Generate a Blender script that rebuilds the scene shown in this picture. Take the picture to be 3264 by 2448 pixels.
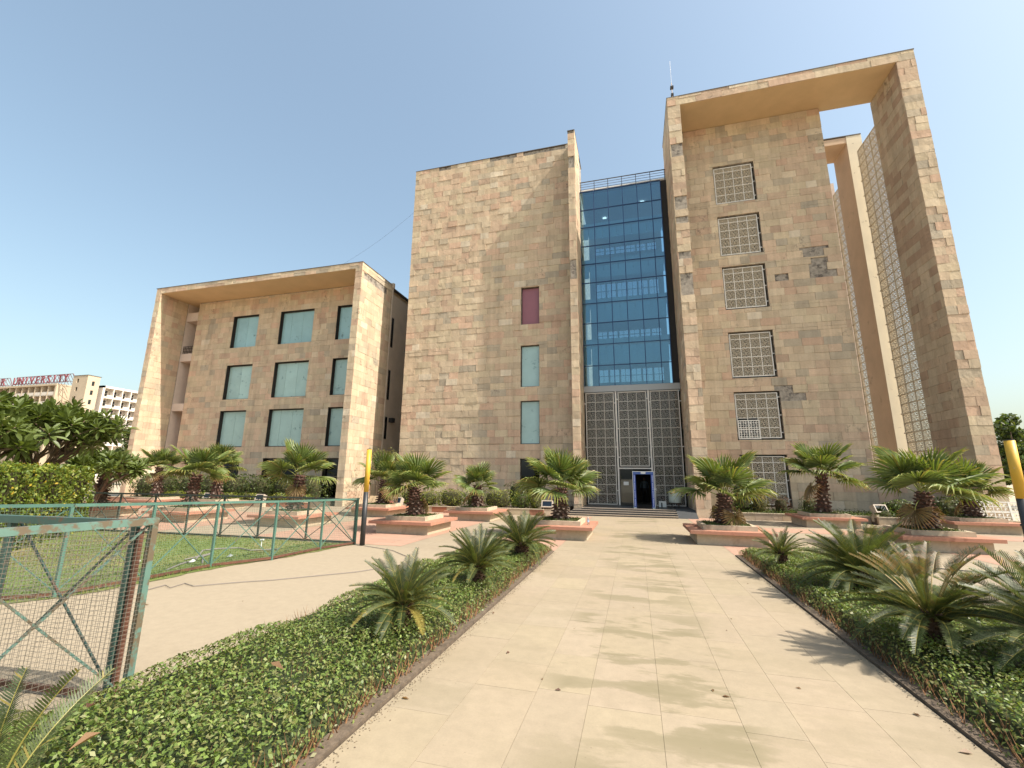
import bpy, math, random
import numpy as np
from mathutils import Matrix, Vector

# ------------------------------------------------------------------ clear
for o in list(bpy.data.objects):
    bpy.data.objects.remove(o)
scene = bpy.context.scene
COL = scene.collection
R = math.radians

# ------------------------------------------------------------------ camera
YAW, PIT, ROL = R(15.41), R(11.84), R(0.612)
CAMZ = 1.98
cam_d = bpy.data.cameras.new('camera')
cam_d.sensor_width = 36.0
cam_d.lens = 0.4326 * 36.0
cam_d.clip_start = 0.05
cam_d.clip_end = 3000
cam = bpy.data.objects.new('camera', cam_d)
COL.objects.link(cam)
fw = Vector((-math.sin(YAW) * math.cos(PIT), math.cos(YAW) * math.cos(PIT), math.sin(PIT)))
rt = Vector((math.cos(YAW), math.sin(YAW), 0))
up = rt.cross(fw)
rt2 = rt * math.cos(ROL) + up * math.sin(ROL)
up2 = -rt * math.sin(ROL) + up * math.cos(ROL)
M = Matrix((rt2, up2, -fw)).transposed().to_4x4()
M.translation = Vector((0, 0, CAMZ))
cam.matrix_world = M
scene.camera = cam

# ------------------------------------------------------------------ sky, sun, exposure
SUN = Vector((4.87, -1.0, 6.06)).normalized()          # towards the sun
SUN_EL = math.asin(SUN.z)
SUN_ROT = math.atan2(SUN.x, SUN.y)
world = bpy.data.worlds.new('World')
scene.world = world
world.use_nodes = True
nt = world.node_tree
for n in list(nt.nodes):
    nt.nodes.remove(n)
sky = nt.nodes.new('ShaderNodeTexSky')
sky.sky_type = 'NISHITA'
sky.sun_disc = False
sky.sun_elevation = SUN_EL
sky.sun_rotation = SUN_ROT
sky.altitude = 200
sky.air_density = 1.35
sky.dust_density = 4.2
sky.ozone_density = 2.0
bg = nt.nodes.new('ShaderNodeBackground')
bg.inputs['Strength'].default_value = 0.150
wo = nt.nodes.new('ShaderNodeOutputWorld')
# hazy, slightly warm air
hz = nt.nodes.new('ShaderNodeMix'); hz.data_type = 'RGBA'; hz.blend_type = 'MULTIPLY'
hz.inputs[0].default_value = 1.0; hz.inputs[7].default_value = (0.93, 0.935, 0.84, 1)
nt.links.new(sky.outputs[0], hz.inputs[6])
hm = nt.nodes.new('ShaderNodeMix'); hm.data_type = 'RGBA'
hm.inputs[0].default_value = 0.24; hm.inputs[7].default_value = (1.35, 1.62, 1.85, 1)
nt.links.new(hz.outputs[2], hm.inputs[6])
nt.links.new(hm.outputs[2], bg.inputs[0])
nt.links.new(bg.outputs[0], wo.inputs[0])

sd = bpy.data.lights.new('sun', 'SUN')
sd.energy = 3.8
sd.angle = R(0.5)
sd.color = (1.0, 0.93, 0.82)
sun = bpy.data.objects.new('sun', sd)
COL.objects.link(sun)
sun.location = (40, -10, 60)
sun.rotation_euler = SUN.to_track_quat('Z', 'Y').to_euler()

scene.view_settings.view_transform = 'Standard'
scene.view_settings.look = 'None'
scene.view_settings.exposure = 1.03
scene.view_settings.gamma = 1.0
scene.view_settings.use_curve_mapping = False
scene.cycles.max_bounces = 8
scene.cycles.diffuse_bounces = 4
scene.cycles.transparent_max_bounces = 16

# ------------------------------------------------------------------ helpers
rng = random.Random(7)
nrng = np.random.default_rng(11)


def lin(r, g, b):
    f = lambda c: (c / 255 / 12.92) if c / 255 <= 0.04045 else ((c / 255 + 0.055) / 1.055) ** 2.4
    return (f(r), f(g), f(b))


class MB:
    """collects faces with a tint per face, builds one mesh"""
    def __init__(s):
        s.v = []; s.f = []; s.t = []

    def face(s, pts, tint=(1, 1, 1)):
        b = len(s.v); s.v += [tuple(p) for p in pts]
        s.f.append(tuple(range(b, b + len(pts)))); s.t.append(tint)

    def idx(s, verts, faces, tint=(1, 1, 1)):
        b = len(s.v); s.v += [tuple(p) for p in verts]
        for f in faces:
            s.f.append(tuple(b + i for i in f)); s.t.append(tint)

    def box(s, x0, x1, y0, y1, z0, z1, tint=(1, 1, 1)):
        v = [(x0, y0, z0), (x1, y0, z0), (x1, y1, z0), (x0, y1, z0), (x0, y0, z1), (x1, y0, z1), (x1, y1, z1), (x0, y1, z1)]
        s.idx(v, [(0, 3, 2, 1), (4, 5, 6, 7), (0, 1, 5, 4), (1, 2, 6, 5), (2, 3, 7, 6), (3, 0, 4, 7)], tint)

    def bar(s, a, b, w, h=None, tint=(1, 1, 1), n=4):
        """square or round bar from a to b"""
        h = h or w
        a = Vector(a); b = Vector(b); d = (b - a).normalized()
        u = d.cross(Vector((0, 0, 1)))
        if u.length < 1e-3: u = Vector((1, 0, 0))
        u.normalize(); v = d.cross(u)
        ring = []
        for i in range(n):
            an = 2 * math.pi * (i + 0.5) / n
            k = 1 / math.cos(math.pi / n) if n == 4 else 1
            ring.append(u * math.cos(an) * w / 2 * k + v * math.sin(an) * h / 2 * k)
        vs = [a + r for r in ring] + [b + r for r in ring]
        fs = [(i, (i + 1) % n, n + (i + 1) % n, n + i) for i in range(n)]
        fs += [tuple(range(n - 1, -1, -1)), tuple(range(n, 2 * n))]
        s.idx(vs, fs, tint)

    def tube(s, pts, rad, n=6, tint=(1, 1, 1), cap=True):
        pts = [Vector(p) for p in pts]
        if not hasattr(rad, '__len__'): rad = [rad] * len(pts)
        base = len(s.v); u = None
        for i, p in enumerate(pts):
            d = (pts[min(i + 1, len(pts) - 1)] - pts[max(i - 1, 0)]).normalized()
            if u is None:
                u = d.cross(Vector((0.3, 0.2, 1)))
                if u.length < 1e-3: u = Vector((1, 0, 0))
            u = (u - d * u.dot(d)).normalized(); w = d.cross(u)
            for k in range(n):
                a = 2 * math.pi * k / n
                s.v.append(tuple(p + (u * math.cos(a) + w * math.sin(a)) * rad[i]))
        for i in range(len(pts) - 1):
            for k in range(n):
                s.f.append((base + i * n + k, base + i * n + (k + 1) % n, base + (i + 1) * n + (k + 1) % n, base + (i + 1) * n + k)); s.t.append(tint)
        if cap:
            s.f.append(tuple(base + k for k in range(n - 1, -1, -1))); s.t.append(tint)
            s.f.append(tuple(base + (len(pts) - 1) * n + k for k in range(n))); s.t.append(tint)

    def lathe(s, prof, n=16, c=(0, 0, 0), tint=(1, 1, 1)):
        base = len(s.v)
        for r, z in prof:
            for k in range(n):
                a = 2 * math.pi * k / n
                s.v.append((c[0] + r * math.cos(a), c[1] + r * math.sin(a), c[2] + z))
        for i in range(len(prof) - 1):
            for k in range(n):
                s.f.append((base + i * n + k, base + i * n + (k + 1) % n, base + (i + 1) * n + (k + 1) % n, base + (i + 1) * n + k)); s.t.append(tint)
        s.f.append(tuple(base + k for k in range(n - 1, -1, -1))); s.t.append(tint)
        s.f.append(tuple(base + (len(prof) - 1) * n + k for k in range(n))); s.t.append(tint)

    def mesh(s, name, mat, smooth=False):
        me = bpy.data.meshes.new(name)
        me.from_pydata(s.v, [], s.f)
        at = me.attributes.new('tint', 'FLOAT_COLOR', 'FACE')
        arr = np.ones((len(s.f), 4), dtype=np.float32)
        arr[:, :3] = np.array(s.t, dtype=np.float32).reshape(-1, 3)
        at.data.foreach_set('color', arr.ravel())
        if smooth:
            me.polygons.foreach_set('use_smooth', [True] * len(s.f))
        me.materials.append(mat)
        me.update()
        return me

    def build(s, name, mat, parent=None, smooth=False, **kw):
        return link(name, s.mesh(name, mat, smooth), parent, **kw)


def np_mesh(name, verts, nper, tints, mat, smooth=False):
    """verts (N*nper,3): N separate polygons of nper corners; tints (N,3)"""
    N = len(verts) // nper
    me = bpy.data.meshes.new(name)
    me.vertices.add(N * nper); me.vertices.foreach_set('co', np.asarray(verts, np.float32).ravel())
    me.loops.add(N * nper); me.loops.foreach_set('vertex_index', np.arange(N * nper, dtype=np.int32))
    me.polygons.add(N)
    me.polygons.foreach_set('loop_start', np.arange(0, N * nper, nper, dtype=np.int32))
    at = me.attributes.new('tint', 'FLOAT_COLOR', 'FACE')
    c = np.ones((N, 4), np.float32); c[:, :3] = tints
    at.data.foreach_set('color', c.ravel())
    me.materials.append(mat)
    me.update(calc_edges=True); me.validate()
    return me


def tag(o, label=None, cat=None, group=None, kind=None):
    if label: o['label'] = label
    if cat: o['category'] = cat
    if group: o['group'] = group
    if kind: o['kind'] = kind
    return o


def link(name, data, parent=None, loc=None, label=None, cat=None, group=None, kind=None):
    o = bpy.data.objects.new(name, data)
    COL.objects.link(o)
    if parent is not None: o.parent = parent
    if loc is not None: o.location = loc
    return tag(o, label, cat, group, kind)


def thing(name, label, cat, loc=(0, 0, 0), rz=0.0, group=None):
    o = bpy.data.objects.new(name, None)
    o.empty_display_size = 0.2
    COL.objects.link(o)
    o.location = loc; o.rotation_euler = (0, 0, rz)
    return tag(o, label, cat, group)


def copy_tree(o, parent=None):
    c = o.copy(); COL.objects.link(c)
    if parent is not None: c.parent = parent
    for ch in list(o.children): copy_tree(ch, c)
    return c


# ------------------------------------------------------------------ materials
def mat_new(name):
    m = bpy.data.materials.new(name); m.use_nodes = True
    n = m.node_tree
    b = n.nodes['Principled BSDF']
    return m, n, b


def add_noise(n, scale, detail=4, rough=0.6, coord='Object', vec=None):
    t = n.nodes.new('ShaderNodeTexNoise')
    t.inputs['Scale'].default_value = scale; t.inputs['Detail'].default_value = detail; t.inputs['Roughness'].default_value = rough
    if vec is None:
        c = n.nodes.new('ShaderNodeTexCoord'); vec = c.outputs[coord]
    n.links.new(vec, t.inputs['Vector'])
    return t


def ramp(n, src, stops):
    r = n.nodes.new('ShaderNodeValToRGB')
    e = r.color_ramp.elements
    while len(e) < len(stops): e.new(0.5)
    for i, (p, c) in enumerate(stops):
        e[i].position = p
        e[i].color = (c[0], c[1], c[2], 1) if hasattr(c, '__len__') else (c, c, c, 1)
    n.links.new(src, r.inputs[0])
    return r


def mixc(n, fac, a, b, mode='MIX'):
    m = n.nodes.new('ShaderNodeMix'); m.data_type = 'RGBA'; m.blend_type = mode
    for sock, v in ((0, fac), (6, a), (7, b)):
        if isinstance(v, (int, float)): m.inputs[sock].default_value = v
        elif isinstance(v, tuple): m.inputs[sock].default_value = (v[0], v[1], v[2], 1)
        else: n.links.new(v, m.inputs[sock])
    return m.outputs[2]


def bump(n, b, src, strength, dist=0.02):
    bp = n.nodes.new('ShaderNodeBump'); bp.inputs['Strength'].default_value = strength; bp.inputs['Distance'].default_value = dist
    n.links.new(src, bp.inputs['Height']); n.links.new(bp.outputs[0], b.inputs['Normal'])
    return bp


def simple(name, col, rough=0.7, metal=0.0, noise=0.0, nscale=6.0, bumpk=0.0, spec=None, tint=False, dirt=None):
    m, n, b = mat_new(name)
    b.inputs['Roughness'].default_value = rough; b.inputs['Metallic'].default_value = metal
    if spec is not None: b.inputs['Specular IOR Level'].default_value = spec
    c = (col[0], col[1], col[2])
    out = None
    if tint:
        a = n.nodes.new('ShaderNodeAttribute'); a.attribute_name = 'tint'
        out = mixc(n, 1.0, c, a.outputs['Color'], 'MULTIPLY')
    if noise:
        t = add_noise(n, nscale)
        r = ramp(n, t.outputs[0], [(0.3, 1 - noise), (0.7, 1 + noise * 0.6)])
        out = mixc(n, 1.0, out if out is not None else c, r.outputs[0], 'MULTIPLY')
        if bumpk: bump(n, b, t.outputs[0], bumpk)
    if dirt:
        dcol, dscale, lo, hi = dirt
        t2 = add_noise(n, dscale, 6, 0.65)
        r2 = ramp(n, t2.outputs[0], [(lo, 0.0), (hi, 1.0)])
        out = mixc(n, r2.outputs[0], out if out is not None else c, dcol)
    if out is not None: n.links.new(out, b.inputs['Base Color'])
    else: b.inputs['Base Color'].default_value = (*c, 1)
    return m


# sandstone: tint from the stone, veins, blotches, split-face relief
def make_stone(name, relief):
    m, n, b = mat_new(name)
    a = n.nodes.new('ShaderNodeAttribute'); a.attribute_name = 'tint'
    t1 = add_noise(n, 1.1, 5, 0.6)
    r1 = ramp(n, t1.outputs[0], [(0.3, 0.86), (0.7, 1.08)])
    c = mixc(n, 1.0, a.outputs['Color'], r1.outputs[0], 'MULTIPLY')
    t2 = add_noise(n, 9.0, 5, 0.7)
    r2 = ramp(n, t2.outputs[0], [(0.3, 0.93), (0.7, 1.05)])
    c = mixc(n, 1.0, c, r2.outputs[0], 'MULTIPLY')
    # weathered dark blotches, sparse
    t3 = add_noise(n, 0.55, 2, 0.5); t4 = add_noise(n, 3.2, 5, 0.75)
    mm = n.nodes.new('ShaderNodeMath'); mm.operation = 'MULTIPLY'
    r3 = ramp(n, t3.outputs[0], [(0.56, 0.0), (0.68, 1.0)]); r4 = ramp(n, t4.outputs[0], [(0.53, 0.0), (0.62, 1.0)])
    n.links.new(r3.outputs[0], mm.inputs[0]); n.links.new(r4.outputs[0], mm.inputs[1])
    m2 = n.nodes.new('ShaderNodeMath'); m2.operation = 'MULTIPLY'; m2.inputs[1].default_value = 0.55
    n.links.new(mm.outputs[0], m2.inputs[0])
    c = mixc(n, m2.outputs[0], c, (0.10, 0.085, 0.075))
    mps = n.nodes.new('ShaderNodeMapping'); mps.inputs['Scale'].default_value = (2.4, 2.4, 0.10)
    tcs = n.nodes.new('ShaderNodeTexCoord'); n.links.new(tcs.outputs['Object'], mps.inputs['Vector'])
    ts = add_noise(n, 1.0, 5, 0.65, vec=mps.outputs[0])
    rs = ramp(n, ts.outputs[0], [(0.40, 1.0), (0.72, 0.80)])
    c = mixc(n, 1.0, c, rs.outputs[0], 'MULTIPLY')
    n.links.new(c, b.inputs['Base Color'])
    b.inputs['Roughness'].default_value = 0.9
    b.inputs['Specular IOR Level'].default_value = 0.2
    # split-face relief: stretched, ridged noise
    mp = n.nodes.new('ShaderNodeMapping'); mp.inputs['Scale'].default_value = (2.6, 2.6, 1.7); mp.inputs['Rotation'].default_value = (0.3, 0.9, 0.2)
    tc = n.nodes.new('ShaderNodeTexCoord'); n.links.new(tc.outputs['Object'], mp.inputs['Vector'])
    t5 = add_noise(n, 1.0, 2, 0.5, vec=mp.outputs[0])
    wv = ramp(n, t5.outputs[0], [(0.0, 0.0), (0.42, 0.35), (0.47, 0.62), (0.56, 0.66), (0.6, 0.9), (1.0, 1.0)])
    bump(n, b, wv.outputs[0], relief, 0.05)
    return m


M_stone = make_stone('sandstone', 0.32)
M_conc = simple('rough_concrete', (0.33, 0.285, 0.235), 0.95, noise=0.35, nscale=5, bumpk=0.5, dirt=((0.12, 0.1, 0.085), 3.0, 0.52, 0.62))
M_soffit = simple('ochre_plaster', (0.60, 0.43, 0.25), 0.9, noise=0.08, nscale=0.8)
M_plaster = simple('beige_plaster', (0.55, 0.45, 0.35), 0.9, noise=0.1, nscale=1.2)
M_pinkpl = simple('pink_plaster', (0.62, 0.50, 0.42), 0.9, noise=0.1, nscale=1.2)
M_cap = simple('slate_coping', (0.12, 0.105, 0.095), 0.8, noise=0.2, nscale=4)
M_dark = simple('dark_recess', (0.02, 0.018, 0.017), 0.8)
M_white_steel = simple('white_steel', (0.72, 0.68, 0.62), 0.5, noise=0.12, nscale=5)
M_dull_steel = simple('dull_steel', (0.66, 0.62, 0.56), 0.5, noise=0.12, nscale=5)
M_jali = simple('cast_lattice', (0.60, 0.52, 0.40), 0.8, noise=0.1, nscale=2)
M_mull = simple('blue_aluminium', (0.025, 0.055, 0.14), 0.4, metal=0.3)
M_alu = simple('grey_aluminium', (0.36, 0.35, 0.34), 0.4, metal=0.5)
M_bronze = simple('bronze_frame', (0.05, 0.042, 0.035), 0.4, metal=0.3)


def make_glass(name, tintc, transp, refl, rough=0.02):
    m, n, b = mat_new(name)
    out = n.nodes['Material Output']
    n.nodes.remove(b)
    tr = n.nodes.new('ShaderNodeBsdfTransparent'); tr.inputs[0].default_value = (*transp, 1)
    gl = n.nodes.new('ShaderNodeBsdfGlossy'); gl.inputs['Color'].default_value = (*tintc, 1); gl.inputs['Roughness'].default_value = rough
    mx = n.nodes.new('ShaderNodeMixShader')
    lw = n.nodes.new('ShaderNodeFresnel'); lw.inputs[0].default_value = 1.5
    ma = n.nodes.new('ShaderNodeMath'); ma.operation = 'ADD'; ma.inputs[1].default_value = refl; ma.use_clamp = True
    n.links.new(lw.outputs[0], ma.inputs[0]); n.links.new(ma.outputs[0], mx.inputs[0])
    n.links.new(tr.outputs[0], mx.inputs[1]); n.links.new(gl.outputs[0], mx.inputs[2])
    n.links.new(mx.outputs[0], out.inputs['Surface'])
    # slight waviness of the panes
    t = add_noise(n, 0.7, 1, 0.4)
    bp = n.nodes.new('ShaderNodeBump'); bp.inputs['Strength'].default_value = 0.03; bp.inputs['Distance'].default_value = 0.05
    n.links.new(t.outputs[0], bp.inputs['Height']); n.links.new(bp.outputs[0], gl.inputs['Normal'])
    return m


M_cglass = make_glass('blue_glass', (0.36, 0.52, 0.63), (0.66, 0.84, 0.92), 0.17)
M_dglass = make_glass('dark_glass', (0.5, 0.55, 0.6), (0.10, 0.11, 0.11), 0.10)
M_tglass = simple('frosted_teal_glass', (0.36, 0.51, 0.50), 0.12, noise=0.10, nscale=0.8, spec=0.6, tint=True, dirt=((0.16, 0.24, 0.24), 2.2, 0.60, 0.70))
M_awin = make_glass('atrium_glass', (0.4, 0.45, 0.5), (0.66, 0.68, 0.68), 0.03)
M_blind = simple('teal_blind', (0.56, 0.74, 0.72), 0.6, noise=0.2, nscale=2.0, tint=True)


def make_stained(name, base, stain, ss, lo, hi, rough=0.85, extra=0.1, joint=None):
    m, n, b = mat_new(name)
    a = n.nodes.new('ShaderNodeAttribute'); a.attribute_name = 'tint'
    t1 = add_noise(n, ss, 5, 0.6); t2 = add_noise(n, 7.0, 6, 0.7); t3 = add_noise(n, 60, 3, 0.7)
    r1 = ramp(n, t1.outputs[0], [(lo, 0.0), (hi, 1.0)])
    c = mixc(n, 1.0, base, a.outputs['Color'], 'MULTIPLY')
    c = mixc(n, r1.outputs[0], c, stain)
    r2 = ramp(n, t2.outputs[0], [(0.3, 1 - extra), (0.7, 1 + extra * 0.5)])
    c = mixc(n, 1.0, c, r2.outputs[0], 'MULTIPLY')
    r3 = ramp(n, t3.outputs[0], [(0.3, 0.94), (0.7, 1.03)])
    c = mixc(n, 1.0, c, r3.outputs[0], 'MULTIPLY')
    if joint:
        br = n.nodes.new('ShaderNodeTexBrick')
        br.inputs['Color1'].default_value = (1, 1, 1, 1); br.inputs['Color2'].default_value = (0.93, 0.92, 0.9, 1); br.inputs['Mortar'].default_value = (0.66, 0.62, 0.58, 1)
        br.inputs['Scale'].default_value = 1.0; br.inputs['Mortar Size'].default_value = 0.006
        br.inputs['Brick Width'].default_value = joint[0]; br.inputs['Row Height'].default_value = joint[1]
        tc = n.nodes.new('ShaderNodeTexCoord'); n.links.new(tc.outputs['Object'], br.inputs['Vector'])
        c = mixc(n, 1.0, c, br.outputs[0], 'MULTIPLY')
    n.links.new(c, b.inputs['Base Color'])
    b.inputs['Roughness'].default_value = rough; b.inputs['Specular IOR Level'].default_value = 0.25
    bump(n, b, t2.outputs[0], 0.12, 0.01)
    return m


M_path = make_stained('path_stone', (0.315, 0.255, 0.180), (0.285, 0.232, 0.162), 0.5, 0.45, 0.65)
n_ = M_path.node_tree; b_ = n_.nodes['Principled BSDF']
src_ = b_.inputs['Base Color'].links[0].from_socket
tc_ = n_.nodes.new('ShaderNodeTexCoord'); mp_ = n_.nodes.new('ShaderNodeMapping'); mp_.inputs['Scale'].default_value = (0.75, 1.9, 1)
n_.links.new(tc_.outputs['Object'], mp_.inputs['Vector'])
w1_ = add_noise(n_, 1.0, 7, 0.62, vec=mp_.outputs[0]); w2_ = add_noise(n_, 0.28, 2, 0.5)
q1_ = ramp(n_, w1_.outputs[0], [(0.50, 0.0), (0.545, 0.75), (0.62, 1.0)]); q2_ = ramp(n_, w2_.outputs[0], [(0.36, 0.10), (0.52, 1.0)])
sx_ = n_.nodes.new('ShaderNodeSeparateXYZ'); n_.links.new(tc_.outputs['Object'], sx_.inputs[0])
ab_ = n_.nodes.new('ShaderNodeMath'); ab_.operation = 'ABSOLUTE'; n_.links.new(sx_.outputs['X'], ab_.inputs[0])
q3_ = ramp(n_, ab_.outputs[0], [(0.75, 1.0), (1.0, 0.25)])
m1_ = n_.nodes.new('ShaderNodeMath'); m1_.operation = 'MULTIPLY'; n_.links.new(q1_.outputs[0], m1_.inputs[0]); n_.links.new(q2_.outputs[0], m1_.inputs[1])
m2_ = n_.nodes.new('ShaderNodeMath'); m2_.operation = 'MULTIPLY'; n_.links.new(m1_.outputs[0], m2_.inputs[0]); n_.links.new(q3_.outputs[0], m2_.inputs[1])
cc_ = mixc(n_, m2_.outputs[0], src_, (0.205, 0.172, 0.108))
sp_ = add_noise(n_, 26, 3, 0.6); q4_ = ramp(n_, sp_.outputs[0], [(0.70, 0.0), (0.74, 0.6)])
cc_ = mixc(n_, q4_.outputs[0], cc_, (0.16, 0.12, 0.085))
n_.links.new(cc_, b_.inputs['Base Color'])
M_plaza = make_stained('plaza_stone', (0.315, 0.258, 0.188), (0.28, 0.233, 0.172), 0.4, 0.5, 0.7, joint=(1.2, 0.6))
M_pink = make_stained('pink_stone', (0.40, 0.245, 0.18), (0.35, 0.235, 0.175), 0.6, 0.5, 0.7, joint=(0.9, 0.6))
M_walk = make_stained('pale_concrete', (0.315, 0.258, 0.185), (0.278, 0.226, 0.16), 0.5, 0.52, 0.75)
M_seat = make_stained('red_sandstone', (0.40, 0.195, 0.132), (0.33, 0.19, 0.14), 1.5, 0.55, 0.75)
M_base = make_stained('pale_sandstone', (0.50, 0.41, 0.30), (0.34, 0.26, 0.19), 2.0, 0.56, 0.7, extra=0.15)
M_granite = simple('dark_granite', (0.055, 0.05, 0.048), 0.35, noise=0.2, nscale=30)
M_soil = simple('brown_soil', (0.125, 0.092, 0.064), 0.95, noise=0.4, nscale=14, bumpk=0.8)
M_ground = simple('dry_earth', (0.40, 0.33, 0.23), 0.95, noise=0.25, nscale=0.2)


def make_leaf(name, rough=0.5, transl=0.3, spec=0.4):
    m, n, b = mat_new(name)
    out = n.nodes['Material Output']
    a = n.nodes.new('ShaderNodeAttribute'); a.attribute_name = 'tint'
    b.inputs['Roughness'].default_value = rough; b.inputs['Specular IOR Level'].default_value = spec
    n.links.new(a.outputs['Color'], b.inputs['Base Color'])
    tl = n.nodes.new('ShaderNodeBsdfTranslucent')
    c = mixc(n, 1.0, a.outputs['Color'], (1.5, 1.5, 0.6), 'MULTIPLY')
    n.links.new(c, tl.inputs[0])
    mx = n.nodes.new('ShaderNodeMixShader'); mx.inputs[0].default_value = transl
    n.links.new(b.outputs[0], mx.inputs[1]); n.links.new(tl.outputs[0], mx.inputs[2])
    n.links.new(mx.outputs[0], out.inputs['Surface'])
    return m


M_grit = simple('grit', (1, 1, 1), 0.95, tint=True)
M_leaf = make_leaf('leaf')
M_gloss = make_leaf('glossy_leaf', 0.45, 0.25, 0.35)
M_bark = simple('bark', (0.16, 0.11, 0.075), 0.95, noise=0.35, nscale=12, bumpk=0.8, tint=True)
M_boot = simple('palm_boot', (1, 1, 1), 0.9, noise=0.3, nscale=15, tint=True)
M_grass_base = make_stained('grass_mat', (0.13, 0.165, 0.045), (0.235, 0.195, 0.085), 0.55, 0.48, 0.66, extra=0.35)


def make_painted(name, paint, rust, lo, hi, scale=5.0):
    return simple(name, paint, 0.55, noise=0.15, nscale=4, dirt=(rust, scale, lo, hi), metal=0.0)


M_fgreen = make_painted('green_paint', (0.075, 0.165, 0.13), (0.16, 0.085, 0.045), 0.60, 0.68)
M_fworn = make_painted('worn_green_paint', (0.105, 0.185, 0.152), (0.125, 0.095, 0.06), 0.46, 0.53, 7.0)
M_frust = simple('rusted_steel', (0.13, 0.055, 0.033), 0.9, noise=0.35, nscale=9, dirt=((0.07, 0.03, 0.02), 5, 0.5, 0.65))
M_fdark = make_painted('dark_fence_paint', (0.035, 0.045, 0.04), (0.10, 0.05, 0.03), 0.55, 0.65)
M_fshade = make_painted('shaded_green_paint', (0.045, 0.095, 0.08), (0.13, 0.06, 0.035), 0.55, 0.63)  # green darkened: shade on the barrier's visible faces is put into the colour
M_wire = simple('rusty_wire', (0.15, 0.13, 0.10), 0.7, noise=0.3, nscale=3)
M_wireg = simple('green_wire', (0.15, 0.22, 0.17), 0.7, noise=0.3, nscale=3)

# =================================================================== SETTING: ground
def sheet(name, x0, x1, y0, y1, z, mat, kind='structure', tint=(1, 1, 1)):
    b = MB(); b.face([(x0, y0, z), (x1, y0, z), (x1, y1, z), (x0, y1, z)], tint)
    return b.build(name, mat, kind=kind)


sheet('ground', -1500, 1500, -600, 1500, -0.06, M_ground)
sheet('plaza_pavement', -46, 40, 11.6, 29.0, -0.004, M_plaza)
sheet('side_pavement', 4.86, 40, -8, 11.6, -0.004, M_plaza)
sheet('walkway', -9.6, -4.42, -8, 11.6, -0.004, M_walk)
for (x0, x1, y0, y1) in [(-4.5, -2.24, 12.75, 24.0), (-12.2, -6.6, 12.1, 23.5), (-26, -16.2, 12.5, 20), (2.45, 4.3, 13.6, 25.6), (8.45, 9.45, 8.0, 22.4), (4.3, 14.2, 19.9, 21.6), (-46, -27, 12.5, 23)]:
    sheet('paving_band', x0, x1, y0, y1, 0.001, M_pink)
# lawn base with an irregular edge
b = MB()
edge = [(-8.0, 12.0), (-8.15, 11.0), (-8.3, 9.6), (-8.75, 8.1), (-8.8, 6.8), (-8.95, 5.5), (-9.4, 4.95), (-10.6, 4.1), (-13.0, 2.2), (-30, 2.0), (-30, 12.1), (-18, 11.9)]
out = []
for i in range(len(edge)):
    p = edge[i]; q = edge[(i + 1) % len(edge)]
    for k in range(8):
        f = k / 8
        out.append((p[0] + (q[0] - p[0]) * f + rng.uniform(-.05, .05), p[1] + (q[1] - p[1]) * f + rng.uniform(-.05, .05), 0.006))
b.face(out)
lawn_base = b.build('lawn_ground', M_grass_base, kind='structure')
b = MB(); b.face([(-9.5, -2, 0.004), (-4.6, -2, 0.004), (-4.5, 3.0, 0.004), (-4.9, 3.02, 0.004), (-9.5, 2.6, 0.004)])
b.build('verge_ground', M_grass_base, kind='structure')

# central path: individual slabs
xs = [-2.22, -1.60, -0.99, -0.5, 0.12, 0.76, 1.21, 1.85, 2.43]
path = link('path', None, kind='structure')
M0 = MB(); M0.face([(-2.22, -4, -0.012), (2.43, -4, -0.012), (2.43, 24.3, -0.012), (-2.22, 24.3, -0.012)], (0.9, 0.87, 0.82))
M0.build('joint_bed', M_path, path)
nslab = 0
far = MB()
for c in range(8):
    y = 0.4 + rng.uniform(-.5, 0)
    while y < 24.3:
        L = rng.choice([0.62, 0.9, 0.9, 1.25, 1.25])
        y1 = min(y + L, 24.3)
        g = 0.0013
        k = rng.uniform(0.97, 1.03)
        t = (k, k * rng.uniform(0.99, 1.01), k * rng.uniform(0.97, 1.02))
        if rng.random() < 0.025: t = (0.87, 0.87, 0.84)
        z = 0.002 + rng.uniform(-.0004, .0004)
        bb = MB(); bb.box(xs[c] + g, xs[c + 1] - g, y + g, y1 - g, -0.03, z, t)
        if nslab < 298: bb.build('paving_slab', M_path, path); nslab += 1
        y = y1

# =================================================================== BUILDINGS
CH = 0.456
PAL = [((0.50, 0.375, 0.25), 5), ((0.505, 0.36, 0.245), 4), ((0.50, 0.395, 0.26), 4), ((0.46, 0.355, 0.24), 3), ((0.54, 0.425, 0.29), 2),
       ((0.50, 0.33, 0.225), 2), ((0.40, 0.325, 0.23), 1.6), ((0.36, 0.30, 0.22), 0.7), ((0.42, 0.29, 0.2), 0.8), ((0.58, 0.48, 0.35), 0.5)]
PALC = [p[0] for p in PAL]; PALW = [p[1] for p in PAL]


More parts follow.
